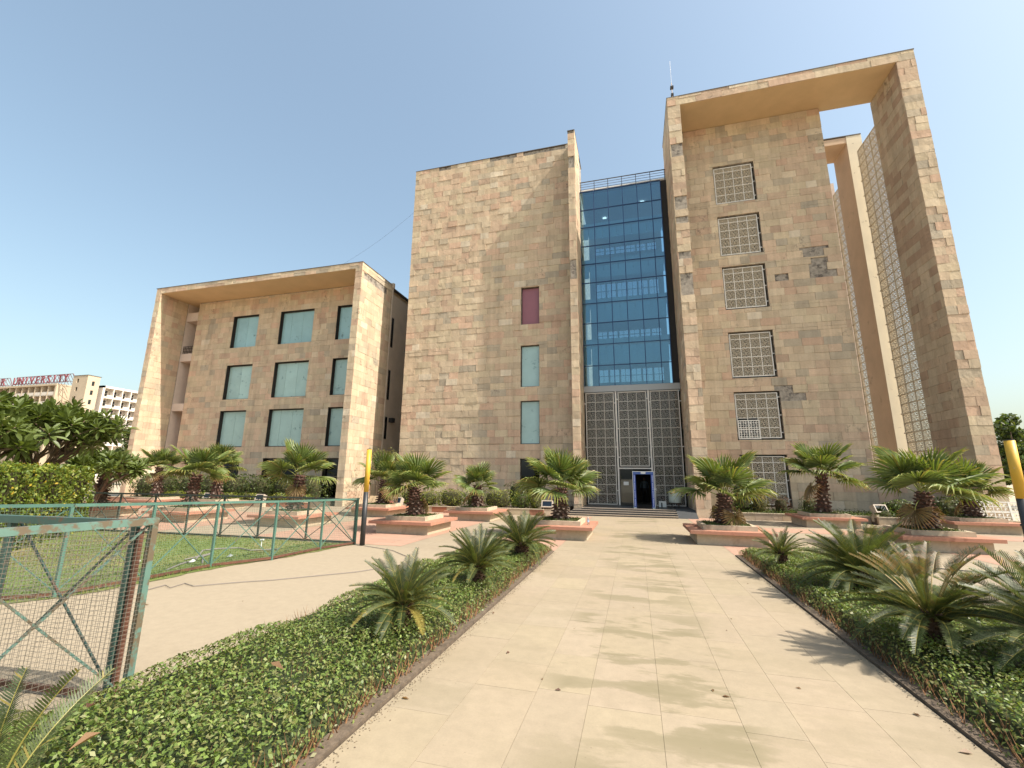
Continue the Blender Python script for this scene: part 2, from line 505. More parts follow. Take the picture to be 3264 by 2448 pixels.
class Clad:
    """stone facing of one building: every stone a piece, the 300 that show largest become objects"""
    def __init__(s): s.stones = []

    def face(s, part, o, u, n, u0, u1, z0, z1, holes=(), missing=(), rough=0.02, pal=None, seed=0, wid=(0.55, 0.65, 0.75, 0.9, 1.05), proud=0.0):
        r = random.Random(seed * 977 + 5)
        o = Vector(o); u = Vector(u); n = Vector(n)
        k0 = math.floor(z0 / CH)
        k = k0
        while k * CH < z1 - 1e-6:
            za = max(z0, k * CH); zb = min(z1, (k + 1) * CH); k += 1
            if zb - za < 0.03: continue
            joints = [u0]; x = u0 + r.uniform(0.25, 0.9)
            while x < u1 - 0.2:
                joints.append(x); x += r.choice(wid) * r.uniform(0.92, 1.08)
            joints.append(u1)
            cuts = sorted({za, zb} | {h[2] for h in holes if za + 0.02 < h[2] < zb - 0.02} | {h[3] for h in holes if za + 0.02 < h[3] < zb - 0.02})
            for ja, jb in zip(joints[:-1], joints[1:]):
                t = r.choices(pal or PALC, None if pal else PALW)[0]
                kk = r.uniform(0.98, 1.13); t = tuple((m + (c - m) * .85) * kk * g_ for c, m, g_ in zip(t, (.475, .362, .248), (1.13, 1.155, 1.20)))
                pr = proud + r.uniform(0, rough)
                for ca, cb in zip(cuts[:-1], cuts[1:]):
                    segs = [(ja, jb)]
                    for h in holes:
                        if h[2] < cb - 0.02 and h[3] > ca + 0.02:
                            ns = []
                            for a, c in segs:
                                if h[1] <= a or h[0] >= c: ns.append((a, c)); continue
                                if h[0] - a > 0.02: ns.append((a, h[0]))
                                if c - h[1] > 0.02: ns.append((h[1], c))
                            segs = ns
                    for a, c in segs:
                        cu, cz = (a + c) / 2, (ca + cb) / 2
                        if any(m[0] < cu < m[1] and m[2] < cz < m[3] for m in missing): continue
                        g = 0.004
                        vs = []
                        for (uu, zz) in ((a + g, ca + g), (c - g, ca + g), (c - g, cb - g), (a + g, cb - g)):
                            vs.append(o + u * uu + n * (pr + r.uniform(-.35, .35) * rough) + Vector((0, 0, zz)))
                        for (uu, zz) in ((a + g, ca + g), (c - g, ca + g), (c - g, cb - g), (a + g, cb - g)):
                            vs.append(o + u * uu + n * (-0.035) + Vector((0, 0, zz)))
                        ctr = o + u * cu + Vector((0, 0, cz))
                        d = ctr - Vector((0, 0, CAMZ))
                        size = (c - a) * (cb - ca) * max(0.0, -(d.normalized().dot(n))) / d.length_squared
                        if abs((d.normalized()).dot(fw)) < 0.5: size *= 0.3
                        if cz < 3.2: size *= 0.6     # behind shrubs
                        s.stones.append((size, part, vs, t, u.cross(Vector((0, 0, 1))).dot(n) > 0))

    def finish(s, thing_, limit=300):
        s.stones.sort(key=lambda a: -a[0])
        F = [(0, 1, 2, 3), (1, 0, 4, 5), (2, 1, 5, 6), (3, 2, 6, 7), (0, 3, 7, 4)]
        rest = {}
        for i, (sz, part, vs, t, flip) in enumerate(s.stones):
            fs = F if flip else [tuple(reversed(f)) for f in F]
            if i < limit:
                b = MB(); b.idx(vs, fs, t); b.build('stone', M_stone, part)
            else:
                rest.setdefault(part, MB()).idx(vs, fs, t)
        for part, b in rest.items():
            b.build('stone_facing', M_stone, part, kind='stuff')


def wall_cells(u0, u1, z0, z1, holes):
    us = sorted({u0, u1} | {h[i] for h in holes for i in (0, 1) if u0 < h[i] < u1})
    zs = sorted({z0, z1} | {h[i] for h in holes for i in (2, 3) if z0 < h[i] < z1})
    out = []
    for za, zb in zip(zs[:-1], zs[1:]):
        run = None
        for a, c in zip(us[:-1], us[1:]):
            inside = any(h[0] <= a + 1e-6 and h[1] >= c - 1e-6 and h[2] <= za + 1e-6 and h[3] >= zb - 1e-6 for h in holes)
            if inside:
                if run: out.append((*run, za, zb)); run = None
            else:
                run = (run[0], c) if run else (a, c)
        if run: out.append((*run, za, zb))
    return out


YF, YW, YG = 25.65, 28.15, 29.3
SK = 0.035     # stone thickness in front of the core


def front_wall(mb, x0, x1, z0, z1, y, holes, th=0.4):
    for a, c, za, zb in wall_cells(x0, x1, z0, z1, holes):
        mb.box(a, c, y + SK, y + SK + th, za, zb)


# ---------------------------------------------------------------- left block
b1 = thing('office_building', 'four storey sandstone block with teal windows behind a deep portal frame', 'building', (-27.9, YW, 0))
inv1 = Vector((-b1.location.x, -b1.location.y, 0))


def off(mb, root):
    l = root.location
    mb.v = [(x - l.x, y - l.y, z - l.z) for x, y, z in mb.v]
    return mb


X1a, X1b, X1c, X1d = -38.03, -37.51, -18.91, -18.37
Z1s, Z1t = 16.65, 17.1
W1 = [(a, c, z0, z1) for (a, c) in ((-32.3, -29.68), (-27.48, -24.25), (-22.08, -19.35)) for (z0, z1) in ((12.27, 15.05), (7.89, 10.76), (4.05, 6.96), (0.35, 3.18))]
slot = (X1b, -36.3, 0.0, Z1s)
w1 = MB(); front_wall(w1, -36.3, X1c + 0.1, 0, Z1s, YW, [h for h in W1])
wall1 = off(w1, b1).build('wall', M_conc, b1)
# fins, slab, body
f = MB(); f.box(X1a + SK, X1b - SK, YF + SK, 40, -0.05, Z1t - 0.02)
fin1a = off(f, b1).build('portal_fin', M_conc, b1)
f = MB(); f.box(X1c + SK, X1d - SK, YF + SK, 29.85, -0.05, Z1t - 0.02)
fin1b = off(f, b1).build('portal_fin', M_conc, b1)
s = MB(); s.box(X1b - SK, X1c + SK, YF + SK, 40, Z1s, Z1t - 0.02)
roof1 = off(s, b1).build('roof_slab', M_soffit, b1)
s = MB(); s.box(-38.1, X1d + 0.04, YF - 0.03, 29.9, Z1t, Z1t + 0.05); s.box(-38.1, X1d - .2, 29.9, 40.1, Z1t, Z1t + 0.05)
off(s, b1).build('coping', M_cap, b1)
s = MB(); s.box(-18.95, -18.55, 29.85, 40, 0, 16.55); s.box(-36.3, -18.95, 33, 40, 0, 16.6)
side1 = off(s, b1).build('side_wall', M_plaster, b1)
s = MB(); s.box(-18.6, -18.32, 29.83, 29.97, 0, 16.9); s.box(-18.66, -18.26, 29.78, 30.02, 16.9, 17.3)
off(s, b1).build('corner_pipe', M_plaster, b1)
for (z0, z1) in ((12.08, 14.57), (7.8, 10.2), (4.72, 6.46)):
    s = MB(); s.box(-18.6, -18.535, 30.02, 30.68, z0, z1)
    fr = off(s, b1).build('side_window', M_bronze, b1)
    s = MB(); s.box(-18.54, -18.53, 30.08, 30.62, z0 + .06, z1 - .06); off(s, b1).build('pane', M_dglass, fr)
    s = MB(); s.box(-18.6, -18.5, 30.68, 30.78, z0 - .05, z1 + .05); off(s, b1).build('surround', M_plaster, fr)
s = MB(); s.box(-18.62, -18.2, 30.85, 31.25, 6.08, 6.42)
off(s, b1).build('vent_box', M_dark, b1)
# loggia slot
s = MB(); s.box(X1b + 0.001, -36.3, 30.1, 30.2, 0, Z1s); s.box(-36.36, -36.3, YW + .45, 30.2, 0, Z1s)
s.box(X1b - .02, X1b + 0.03, YW - 0.05, 30.1, 0, Z1s)
off(s, b1).build('loggia_wall', M_pinkpl, b1)
for (z0, z1) in ((15.03, 15.8), (11.4, 12.08), (7.1, 7.72), (3.0, 3.6)):
    s = MB(); s.box(X1b + 0.03, -36.3, YW - 0.03, 30.1, z0, z1)
    off(s, b1).build('balcony_slab', M_pinkpl, b1)
s = MB()
for k in range(7): s.bar((-37.4 + k * .17, YW + .05, 12.08), (-37.4 + k * .17, YW + .05, 12.75), .03)
for z in (12.3, 12.55, 12.75): s.bar((-37.45, YW + .05, z), (-36.35, YW + .05, z), .03)
off(s, b1).build('balcony_railing', M_bronze, b1)
c1 = Clad()
c1.face(wall1, inv1 + Vector((0, YW, 0)), (1, 0, 0), (0, -1, 0), -36.3, X1c, 0, Z1s - 0.06, W1, seed=1)
c1.face(fin1a, inv1 + Vector((0, YF, 0)), (1, 0, 0), (0, -1, 0), X1a, X1b, 0, Z1t, seed=2, wid=(.6,))
c1.face(fin1a, inv1 + Vector((X1b, 0, 0)), (0, 1, 0), (1, 0, 0), YF, YW - 0.1, 0, Z1s, seed=3)
c1.face(fin1b, inv1 + Vector((0, YF, 0)), (1, 0, 0), (0, -1, 0), X1c, X1d, 0, Z1s, seed=4, wid=(.6,))
c1.face(fin1b, inv1 + Vector((X1d, 0, 0)), (0, 1, 0), (1, 0, 0), YF, 29.8, 0, Z1t - .62, seed=5, missing=[(26.0, 29.0, 16.0, 16.5)])
c1.face(fin1b, inv1 + Vector((X1d, 0, 0)), (0, 1, 0), (1, 0, 0), YF, 29.8, Z1t - .58, Z1t, seed=6, wid=(.9, 1.1))
c1.face(roof1, inv1 + Vector((0, YF, 0)), (1, 0, 0), (0, -1, 0), X1b, X1d, Z1s, Z1t, seed=7, wid=(.8, 1.0, 1.2))
# windows
for i, (a, c, z0, z1) in enumerate(W1):
    ground = z0 < 1
    s = MB()
    t = 0.07
    yb = YW + 0.30
    s.box(a, a + t, yb - .06, yb + .02, z0, z1); s.box(c - t, c, yb - .06, yb + .02, z0, z1)
    s.box(a + t, c - t, yb - .06, yb + .02, z1 - t, z1); s.box(a + t, c - t, yb - .06, yb + .02, z0, z0 + t)
    win = off(s, b1).build('window', M_bronze, b1)
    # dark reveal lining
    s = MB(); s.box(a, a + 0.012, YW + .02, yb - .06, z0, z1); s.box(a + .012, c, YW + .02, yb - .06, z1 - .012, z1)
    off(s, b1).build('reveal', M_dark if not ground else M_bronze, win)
    n = 3 if c - a > 3 else 2
    xsn = [a + t + (c - a - 2 * t) * k / n for k in range(n + 1)]
    if n == 3: xsn[1] -= .18; xsn[2] -= .12
    for k in range(n):
        s = MB(); q = rng.uniform(.9, 1.08); s.box(xsn[k] + .008, xsn[k + 1] - .008, yb - .012, yb, z0 + t, z1 - t, (q * (.86 if z0 > 11 else 1.04), q * (.98 if z0 > 11 else 1.03), q * (1.04 if z0 > 11 else .98)))
        off(s, b1).build('pane', M_tglass if not ground else M_dglass, win)
    s = MB()
    if ground:
        s.box(a + t, c - t, yb + .5, yb + .52, z0, z0 + 1.9, (0.1, 0.07, 0.07)); s.box(a + t, c - t, yb + .5, yb + .52, z0 + 1.95, z1, (0.30, 0.05, 0.06))
    else:
        for k in range(n):
            q = rng.uniform(0.82, 1.12)
            s.box(xsn[k] + .02, xsn[k + 1] - .02, yb + .06, yb + .075, z0 + t, z1 - t, (q, q, q))
    off(s, b1).build('blind', M_blind, win)
c1.finish(b1)

# ---------------------------------------------------------------- central block
X2a, X2b, X2c = -15.92, -3.55, -3.08
Y2f = 26.8
Z2t, Z2f = 25.85, 25.75
b2 = thing('office_building', 'tall blank sandstone block with one column of narrow windows and a blue glass bay', 'building', (-6.5, YW, 0))
inv2 = Vector((-b2.location.x, -b2.location.y, 0))
W2 = [(-7.17, -5.88, 12.24, 14.97), (-7.17, -5.88, 7.87, 10.74), (-7.17, -5.88, 4.07, 6.92), (-7.17, -5.88, 0.35, 3.14)]
s = MB(); front_wall(s, X2a + SK, X2b, 0, Z2t - .03, YW, W2)
s.box(X2a + SK, X2b, YW + .45 + SK, 45, 0, Z2t - .05)
wall2 = off(s, b2).build('wall', M_conc, b2)
s = MB(); s.box(X2b + SK, X2c - SK, Y2f + SK, 31, 0, Z2f - .02)
fin2 = off(s, b2).build('fin_wall', M_conc, b2)
s = MB(); s.box(X2a - .02, X2b, YW - .04, YW + .5, Z2t, Z2t + .05); s.box(X2b - .02, X2c + .02, Y2f - .03, 31, Z2f, Z2f + .05)
off(s, b2).build('coping', M_cap, b2)
miss2 = [(-13.52, -12.8, 25.4, 26.2), (-9.72, -7.85, 25.4, 26.2), (-7.19, -4.0, 25.4, 26.2)]
c2 = Clad()
c2.face(wall2, inv2 + Vector((0, YW, 0)), (1, 0, 0), (0, -1, 0), X2a, X2b, 0, Z2t, W2, missing=miss2, seed=11, rough=0.03)
c2.face(fin2, inv2 + Vector((0, Y2f, 0)), (1, 0, 0), (0, -1, 0), X2b, X2c, 0, Z2f, seed=12, wid=(.6,), missing=[(-4, -3, 22.97, 23.9), (-4, -3, 14.66, 15.9), (-4, -3, 25.35, 26)])
c2.face(fin2, inv2 + Vector((X2c, 0, 0)), (0, 1, 0), (1, 0, 0), Y2f, YG, 0, Z2f, seed=13)
for i, (a, c, z0, z1) in enumerate(W2):
    s = MB(); t = .05; yb = YW + .22
    s.box(a, a + t, yb - .05, yb + .02, z0, z1); s.box(c - t, c, yb - .05, yb + .02, z0, z1)
    s.box(a + t, c - t, yb - .05, yb + .02, z1 - t, z1); s.box(a + t, c - t, yb - .05, yb + .02, z0, z0 + t)
    win = off(s, b2).build('window', M_bronze, b2)
    s = MB()
    if i == 0:
        s.box(a + t, c - t, yb - .01, yb, z0 + t, z1 - t)
        off(s, b2).build('panel', simple('mauve_panel', (0.27, 0.105, 0.13), 0.5, noise=0.06, nscale=1), win, label='mauve painted infill panel')
    else:
        s.box(a + t, c - t, yb - .012, yb, z0 + t, z1 - t)
        off(s, b2).build('pane', M_tglass if i < 3 else M_dglass, win)
        s = MB(); s.box(a + t, c - t, yb + .06, yb + .075, z0 + t, z1 - t, (1.05, 1.12, 1.08) if i < 3 else (.2, .24, .25))
        off(s, b2).build('blind', M_blind, win)
# glass bay
gx = [-3.07, -2.06, -1.04, -0.035, 0.97, 1.935, 2.56]
gz = [7.93, 9.34, 10.82, 12.34, 13.8, 15.33, 16.75, 18.15, 19.63, 21.03, 22.52]
s = MB()
for x in gx: s.box(x - .022, x + .022, YG - .03, YG + .08, gz[0], gz[-1])
for z in gz:
    for a, c in zip(gx[:-1], gx[1:]): s.box(a + .022, c - .022, YG - .026, YG + .076, z - .02, z + .02)
curt = off(s, b2).build('curtain_wall', M_mull, b2)
for a, c in zip(gx[:-1], gx[1:]):
    for z0, z1 in zip(gz[:-1], gz[1:]):
        s = MB(); e = rng.uniform(-.004, .004)
        s.idx([(a + .02, YG + .01 + e, z0 + .018), (c - .02, YG + .01 - e, z0 + .018), (c - .02, YG + .012 + e * .5, z1 - .018), (a + .02, YG + .01, z1 - .018)], [(0, 1, 2, 3)])
        s.idx([(a + .02, YG + .022 + e, z0 + .018), (c - .02, YG + .022 - e, z0 + .018), (c - .02, YG + .024 + e * .5, z1 - .018), (a + .02, YG + .022, z1 - .018)], [(3, 2, 1, 0)])
        off(s, b2).build('glass_pane', M_cglass, curt)
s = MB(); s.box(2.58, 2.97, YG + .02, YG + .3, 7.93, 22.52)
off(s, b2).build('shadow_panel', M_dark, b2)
# atrium behind the glass: floors, blinds, back windows
M_int = simple('atrium_plaster', (0.75, 0.75, 0.73), 0.8)
s = MB()
for z in (7.6, 10.95, 13.9, 16.9, 19.75): s.box(-3.05, 2.95, YG + .35, YG + 1.5, z, z + .35)
s.box(-3.05, 2.95, YG + .1, 36, 22.55, 22.75)
off(s, b2).build('floor_slab', M_int, b2)
M_lamp, n_, b_ = mat_new('lit_lamp'); b_.inputs['Emission Color'].default_value = (1, .97, .92, 1); b_.inputs['Emission Strength'].default_value = 1.2
for (x, y, z) in ((-1.3, 30.2, 19.7), (1.4, 31.5, 22.5), (-1.5, 33, 22.5), (-1.2, 30.4, 10.9), (.2, 30.3, 13.85)):
    s = MB(); s.box(x - .14, x + .14, y - .06, y + .06, z - .05, z - .003); off(s, b2).build('ceiling_lamp', M_lamp, b2)
s = MB()
holes = []
for zc, hh in ((10.1, .55), (13.55, .38), (17.5, .7), (21.2, .35)):
    for k in range(6): holes.append((-2.5 + .86 * k, -2.5 + .86 * k + .72, zc - hh, zc + hh))
for a, c, za, zb in wall_cells(-3.05, 2.95, 7.6, 22.5, holes): s.box(a, c, 36, 36.2, za, zb)
for h in holes:
    s.box((h[0] + h[1]) / 2 - .02, (h[0] + h[1]) / 2 + .02, 36.05, 36.1, h[2], h[3]); s.box(h[0], h[1], 36.05, 36.1, (h[2] + h[3]) / 2 - .02, (h[2] + h[3]) / 2 + .02)
off(s, b2).build('atrium_wall', M_int, b2)
for h in holes:
    s = MB(); s.box(h[0] - .01, h[1] + .01, 36.12, 36.14, h[2] - .01, h[3] + .01); off(s, b2).build('atrium_window', M_awin, b2)
s = MB()
for z0, z1 in ((9.45, 10.7), (12.45, 13.7), (15.7, 16.6), (18.7, 19.5)):
    for k in range(12): s.box(-3.0 + k * .5, -2.54 + k * .5, YG + .09, YG + .11, z0, z1, (0.9, .95, .95))
off(s, b2).build('parapet', M_int, b2)
s = MB(); s.box(-2.75, 2.55, 45.02, 45.2, 0, 26)
# beam, railing
s = MB(); s.box(X2c + .002, 2.97, YG - .12, YG + .3, 7.52, 7.92)
off(s, b2).build('lintel_beam', M_alu, b2)
s = MB()
for z in (23.4, 23.2, 23.0, 22.8, 22.65): s.bar((-3.05, YG + .1, z), (2.97, YG + .1, z - .0), .05 if z == 23.4 else .022)
for k in range(7): s.bar((-2.98 + k * .98, YG + .1, 22.5), (-2.98 + k * .98, YG + .1, 23.4), .04)
off(s, b2).build('roof_railing', M_bronze, b2)
s = MB(); s.box(-3.07, 2.97, YG + .085, YG + .4, 22.545, 22.60); off(s, b2).build('roof_edge', M_pinkpl, b2)

# lattice panel, shared
def lattice_mesh(name, depth, N=10, w=.024, hb=.018, mat=None):
    s = MB()
    s.box(0, 1, 0, depth, 0, hb); s.box(0, 1, 0, depth, 1 - hb, 1); s.box(0, hb, 0, depth, hb, 1 - hb); s.box(1 - hb, 1, 0, depth, hb, 1 - hb)
    for i in range(N):
        for j in range(N):
            x = i / N; z = j / N; q = 1 / N
            k = (i + 2 * j + (i * j) % 3) % 4
            if k == 0: s.box(x, x + q * .9, 0.002, depth - .002, z, z + w); s.box(x, x + w, .003, depth - .003, z + w, z + q * .8)
            elif k == 1: s.box(x + q - w, x + q, .002, depth - .002, z, z + q * .9); s.box(x + q * .2, x + q - w, .003, depth - .003, z + q * .6, z + q * .6 + w)
            elif k == 2: s.box(x, x + q, .002, depth - .002, z + q - w, z + q); s.box(x + q * .5, x + q * .5 + w, .003, depth - .003, z + q * .1, z + q - w)
            else: s.box(x, x + w, .002, depth - .002, z, z + q); s.box(x + w, x + q * .95, .003, depth - .003, z + q * .4, z + q * .4 + w)
    return s.mesh(name, mat or M_jali)


LAT = lattice_mesh('lattice_panel', 0.05)
LAT3 = lattice_mesh('lattice_panel', 0.03, 9, .026, .018, simple('shaded_dirty_lattice', (0.36, 0.33, 0.28), 0.8, noise=0.1, nscale=2))  # entrance lattice, colour darkened for dirt and the shade of the deep recess
M_jali_l = simple('pale_cast_lattice', (0.60, 0.51, 0.38), 0.8, noise=0.1, nscale=2)
npan = [0]


def screen(root, part_name, x0, x1, z0, z1, y, nc, rows, frame_t=0.05, skip=(), lat=None):
    """lattice screen facing -Y: frame part with lattice panels"""
    s = MB(); t = frame_t
    s.box(x0, x0 + t, y - .03, y + .05, z0, z1); s.box(x1 - t, x1, y - .03, y + .05, z0, z1)
    s.box(x0 + t, x1 - t, y - .03, y + .05, z1 - t, z1); s.box(x0 + t, x1 - t, y - .03, y + .05, z0, z0 + t)
    for z in (z0 + (z1 - z0) * .12, (z0 + z1) / 2, z1 - (z1 - z0) * .1):
        s.box(x0 - .12, x0 - .002, y, y + .04, z - .03, z + .03); s.box(x1 + .002, x1 + .12, y, y + .04, z - .03, z + .03)
    cxs = [x0 + t + (x1 - x0 - 2 * t) * k / nc for k in range(nc + 1)]
    for x in cxs[1:-1]: hw = .010 if lat else .016; s.box(x - hw, x + hw, y - .02, y + .03, z0 + t, z1 - t)
    for z in rows[1:-1]:
        for a, c in zip(cxs[:-1], cxs[1:]): hw = .010 if lat else .016; s.box(a + .018, c - .018, y - .018, y + .03, z - hw, z + hw)
    fr = off(s, root).build(part_name, M_white_steel if not lat else M_dull_steel, root)
    for i, (a, c) in enumerate(zip(cxs[:-1], cxs[1:])):
        for j, (za, zb) in enumerate(zip(rows[:-1], rows[1:])):
            if (i, j) in skip: continue
            o = link('lattice_panel', lat or LAT, fr, loc=(a + .012 - root.location.x, y - root.location.y - .01, za + .012))
            o.scale = (c - a - .024, 1.0, zb - za - .024)
            npan[0] += 1
    return fr


def rowz(z0, z1, n, t=0.05): return [z0 + t + (z1 - z0 - 2 * t) * k / n for k in range(n + 1)]


ys = 29.15
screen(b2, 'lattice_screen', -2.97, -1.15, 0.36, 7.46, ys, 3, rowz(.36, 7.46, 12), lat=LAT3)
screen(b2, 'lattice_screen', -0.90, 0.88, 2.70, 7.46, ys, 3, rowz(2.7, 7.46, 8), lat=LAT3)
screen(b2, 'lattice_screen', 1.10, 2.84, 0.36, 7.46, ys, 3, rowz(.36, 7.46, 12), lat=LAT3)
s = MB()
for x in (-1.03, 1.0): s.box(x - .05, x + .05, ys - .02, ys + .1, .34, 7.5)
s.box(-.98, .95, ys - .02, ys + .1, 2.54, 2.62)
off(s, b2).build('entrance_frame', M_white_steel, b2)
s = MB(); s.box(X2c, 2.98, ys + .5, ys + .52, 2.6, 7.5); s.box(X2c, -1.0, ys + .5, ys + .52, .34, 2.6); s.box(1.0, 2.98, ys + .5, ys + .52, .34, 2.6)
off(s, b2).build('lobby_glass', M_dglass, b2)
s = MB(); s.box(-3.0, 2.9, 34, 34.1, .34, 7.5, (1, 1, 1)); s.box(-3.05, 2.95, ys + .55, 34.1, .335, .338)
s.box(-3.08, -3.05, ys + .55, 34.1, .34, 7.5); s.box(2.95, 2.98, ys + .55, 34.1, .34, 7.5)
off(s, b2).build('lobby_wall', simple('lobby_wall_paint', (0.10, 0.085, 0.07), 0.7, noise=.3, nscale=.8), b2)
s = MB(); s.box(-.97, -.1, ys + .06, ys + .07, .36, 2.52)
door = off(s, b2).build('glass_door', M_dglass, b2)
s = MB(); s.box(-.74, -.44, ys + .045, ys + .055, 1.55, 1.76)
off(s, b2).build('paper_notice', simple('notice_paper', (0.7, 0.7, 0.68), .8), door)
s = MB(); s.box(-.97, -.92, ys + .03, ys + .06, .36, 2.52); s.box(-.92, -.1, ys + .03, ys + .06, .36, .48)
off(s, b2).build('door_rail', M_bronze, door)
c2.finish(b2)

# ---------------------------------------------------------------- right tower
X3a, X3b, X3c, X3d, X3e = 2.98, 3.73, 15.2, 16.1, 12.23
Z3s, Z3t = 25.1, 25.72
b3 = thing('office_building', 'tall sandstone tower with lattice windows under a giant open portal frame', 'building', (9.5, YW, 0))
inv3 = Vector((-b3.location.x, -b3.location.y, 0))
W3 = [(5.78, 8.2, z0, z1) for (z0, z1) in ((19.31, 22.08), (15.68, 18.43), (12.12, 14.95), (7.82, 10.68), (4.19, 7.0), (0.5, 3.36))]
s = MB(); front_wall(s, X3b, X3e - SK, 0, Z3s, YW, W3, 0.5)
s.box(X3b, X3e - SK, YW + .5 + SK + .35, 36, 0, Z3s)
wall3 = off(s, b3).build('wall', M_conc, b3)
s = MB(); s.box(X3e - .5, X3e + .01, YW + .05, 28.5, Z3s - .7, Z3s - .002); off(s, b3).build('corner_bracket', M_conc, b3)
s = MB(); s.box(X3a + SK, X3b - SK, YF + SK, 30.1, 0, Z3t - .02)
fin3a = off(s, b3).build('portal_fin', M_conc, b3)
s = MB(); s.box(X3c + SK, X3d - SK, YF + SK, 28.55, -.05, Z3t - .02)
fin3b = off(s, b3).build('portal_fin', M_conc, b3)
s = MB(); s.box(X3b - SK, X3c + SK, YF + SK, 28.5, Z3s, Z3t - .02)
roof3 = off(s, b3).build('roof_slab', M_soffit, b3)
s = MB(); s.box(X3a - .03, X3d + .03, YF - .03, 28.6, Z3t, Z3t + .05); s.box(X3a - .03, X3b, 28.6, 30.1, Z3t, Z3t + .05)
off(s, b3).build('coping', M_cap, b3)
s = MB(); s.box(X3e, X3c - .003, YW + SK, YW + .4, 0, 2.47)
base3 = off(s, b3).build('base_wall', M_conc, b3)
s = MB(); s.box(X3c, X3d, 31.9, 34.0, 0, 25.5); s.box(12.2, X3c, 31.9, 34.0, 25.0, 25.45)
rear = off(s, b3).build('rear_portal', simple('warm_plaster', (0.60, 0.42, 0.28), .9, noise=.1, nscale=.7, dirt=((0.3, .2, .13), 1.2, .62, .75)), b3)
s = MB(); s.box(X3c + .002, X3d - .002, 31.875, 31.898, 0, 25.48); off(s, b3).build('sunlit_pier_face', simple('sunlit_cream_plaster', (.72, .62, .46), .9, noise=.08, nscale=.8, dirt=((.35, .28, .2), 2.0, .66, .72)), b3)  # added slab: sunlight on the pier front is put into its pale colour
s = MB(); s.box(12.2, X3d, 31.85, 34.05, 25.5, 25.56); off(s, b3).build('rear_coping', M_cap, b3)
s = MB(); s.box(15.4, 15.95, 36.2, 37.2, 0, 24.75); off(s, b3).build('rear_pier', M_pinkpl, b3)
miss3 = [(10.05, 11.35, 15.19, 15.62), (10.7, 11.3, 14.35, 14.85), (10.45, 11.65, 13.88, 14.35), (8.7, 9.3, 13.9, 14.45), (9.55, 10.25, 8.7, 9.2), (8.3, 8.92, 6.5, 7.4), (8.92, 9.4, 6.5, 6.9)]
c3 = Clad()
c3.face(wall3, inv3 + Vector((0, YW, 0)), (1, 0, 0), (0, -1, 0), X3b, X3e, 0, Z3s - .03, W3, missing=miss3, seed=21)
c3.face(fin3a, inv3 + Vector((0, YF, 0)), (1, 0, 0), (0, -1, 0), X3a, X3b, 0, Z3s, seed=22, wid=(.9,), rough=.03,
        missing=[(3, 3.7, 21.4, 22.4), (3, 3.7, 17.7, 18.75), (3, 3.7, 16.7, 17.25), (3, 3.7, 14.55, 15.05), (3, 3.7, 12.2, 13.65)])
c3.face(fin3a, inv3 + Vector((X3a, 0, 0)), (0, -1, 0), (-1, 0, 0), -30.0, -YF, 0, Z3t, seed=23)
c3.face(fin3b, inv3 + Vector((0, YF, 0)), (1, 0, 0), (0, -1, 0), X3c, X3d, 0, Z3s, seed=24, wid=(1.2,), rough=.03)
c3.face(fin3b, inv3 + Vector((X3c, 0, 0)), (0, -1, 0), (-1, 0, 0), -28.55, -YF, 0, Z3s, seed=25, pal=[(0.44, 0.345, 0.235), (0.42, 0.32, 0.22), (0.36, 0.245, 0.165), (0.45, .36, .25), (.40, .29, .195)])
c3.face(roof3, inv3 + Vector((0, YF, 0)), (1, 0, 0), (0, -1, 0), X3a, X3d, Z3s, Z3t, seed=26, wid=(1.1, 1.3, 1.5), rough=.03)
c3.face(base3, inv3 + Vector((0, YW + .001, 0)), (1, 0, 0), (0, -1, 0), X3e + .004, X3c, 0, 2.5, seed=27)
M_back = simple('sky_grey_backing', (0.17, 0.145, 0.11), 0.8)  # grey tone stands in for sky reflected by the dark window glass
npan[0] = 0
for i, (a, c, z0, z1) in enumerate(W3):
    y = YW + .15
    rz_ = [z0 + .12] + [z1 - .12 - .30 - (z1 - .12 - .30 - z0 - .12) * (3 - k) / 4 for k in range(4)][0:0]
    h = z1 - z0 - .2
    rows = [z0 + .1 + .05] + [z0 + .15 + (h - .1) * q for q in (.22, .45, .67, .89)] + [z1 - .15]
    fr = screen(b3, 'lattice_window', a + .05, c - .11, z0 + .1, z1 - .08, y, 4, rows, 0.055, skip={(0, 0), (1, 0), (0, 1), (1, 1)} if i == 4 else ())
    s = MB(); s.box(a, c, y + .42, y + .43, z0, z1)
    off(s, b3).build('window_glass', M_dglass, fr)
    s = MB(); s.box(a, c, y + .47, y + .48, z0, z1); off(s, b3).build('window_backing', M_back, fr)
    if i == 4:
        # a panel that has slipped forward, with larger openings
        s = MB(); x0, x1, za, zb = a + .1, a + 1.2, z0 + .08, z0 + 1.12
        for k in range(3):
            x = x0 + (x1 - x0) * k / 2; s.box(x - .03, x + .03, y - .10, y - .05, za, zb)
            z = za + (zb - za) * k / 2; s.box(x0 - .03, x1 + .03, y - .104, y - .06, z - .03, z + .03)
        for k in range(1, 8):
            x = x0 + (x1 - x0) * k / 8; z = za + (zb - za) * k / 8
            if k != 4: s.box(x - .014, x + .014, y - .09, y - .06, za, zb); s.box(x0, x1, y - .092, y - .062, z - .014, z + .014)
        for p in range(4):
            for q in range(4):
                xx = x0 + (p + .5) * (x1 - x0) / 4; zz = za + (q + .5) * (zb - za) / 4
                s.box(xx - .06, xx + .02, y - .088, y - .07, zz - .06, zz - .02); s.box(xx - .06, xx - .02, y - .086, y - .072, zz - .02, zz + .05)
        off(s, b3).build('loose_panel', M_white_steel, fr, label='paler slipped lattice panel')
LAT2 = lattice_mesh('lattice_panel', 0.018, 9, .054, .03, M_jali_l)
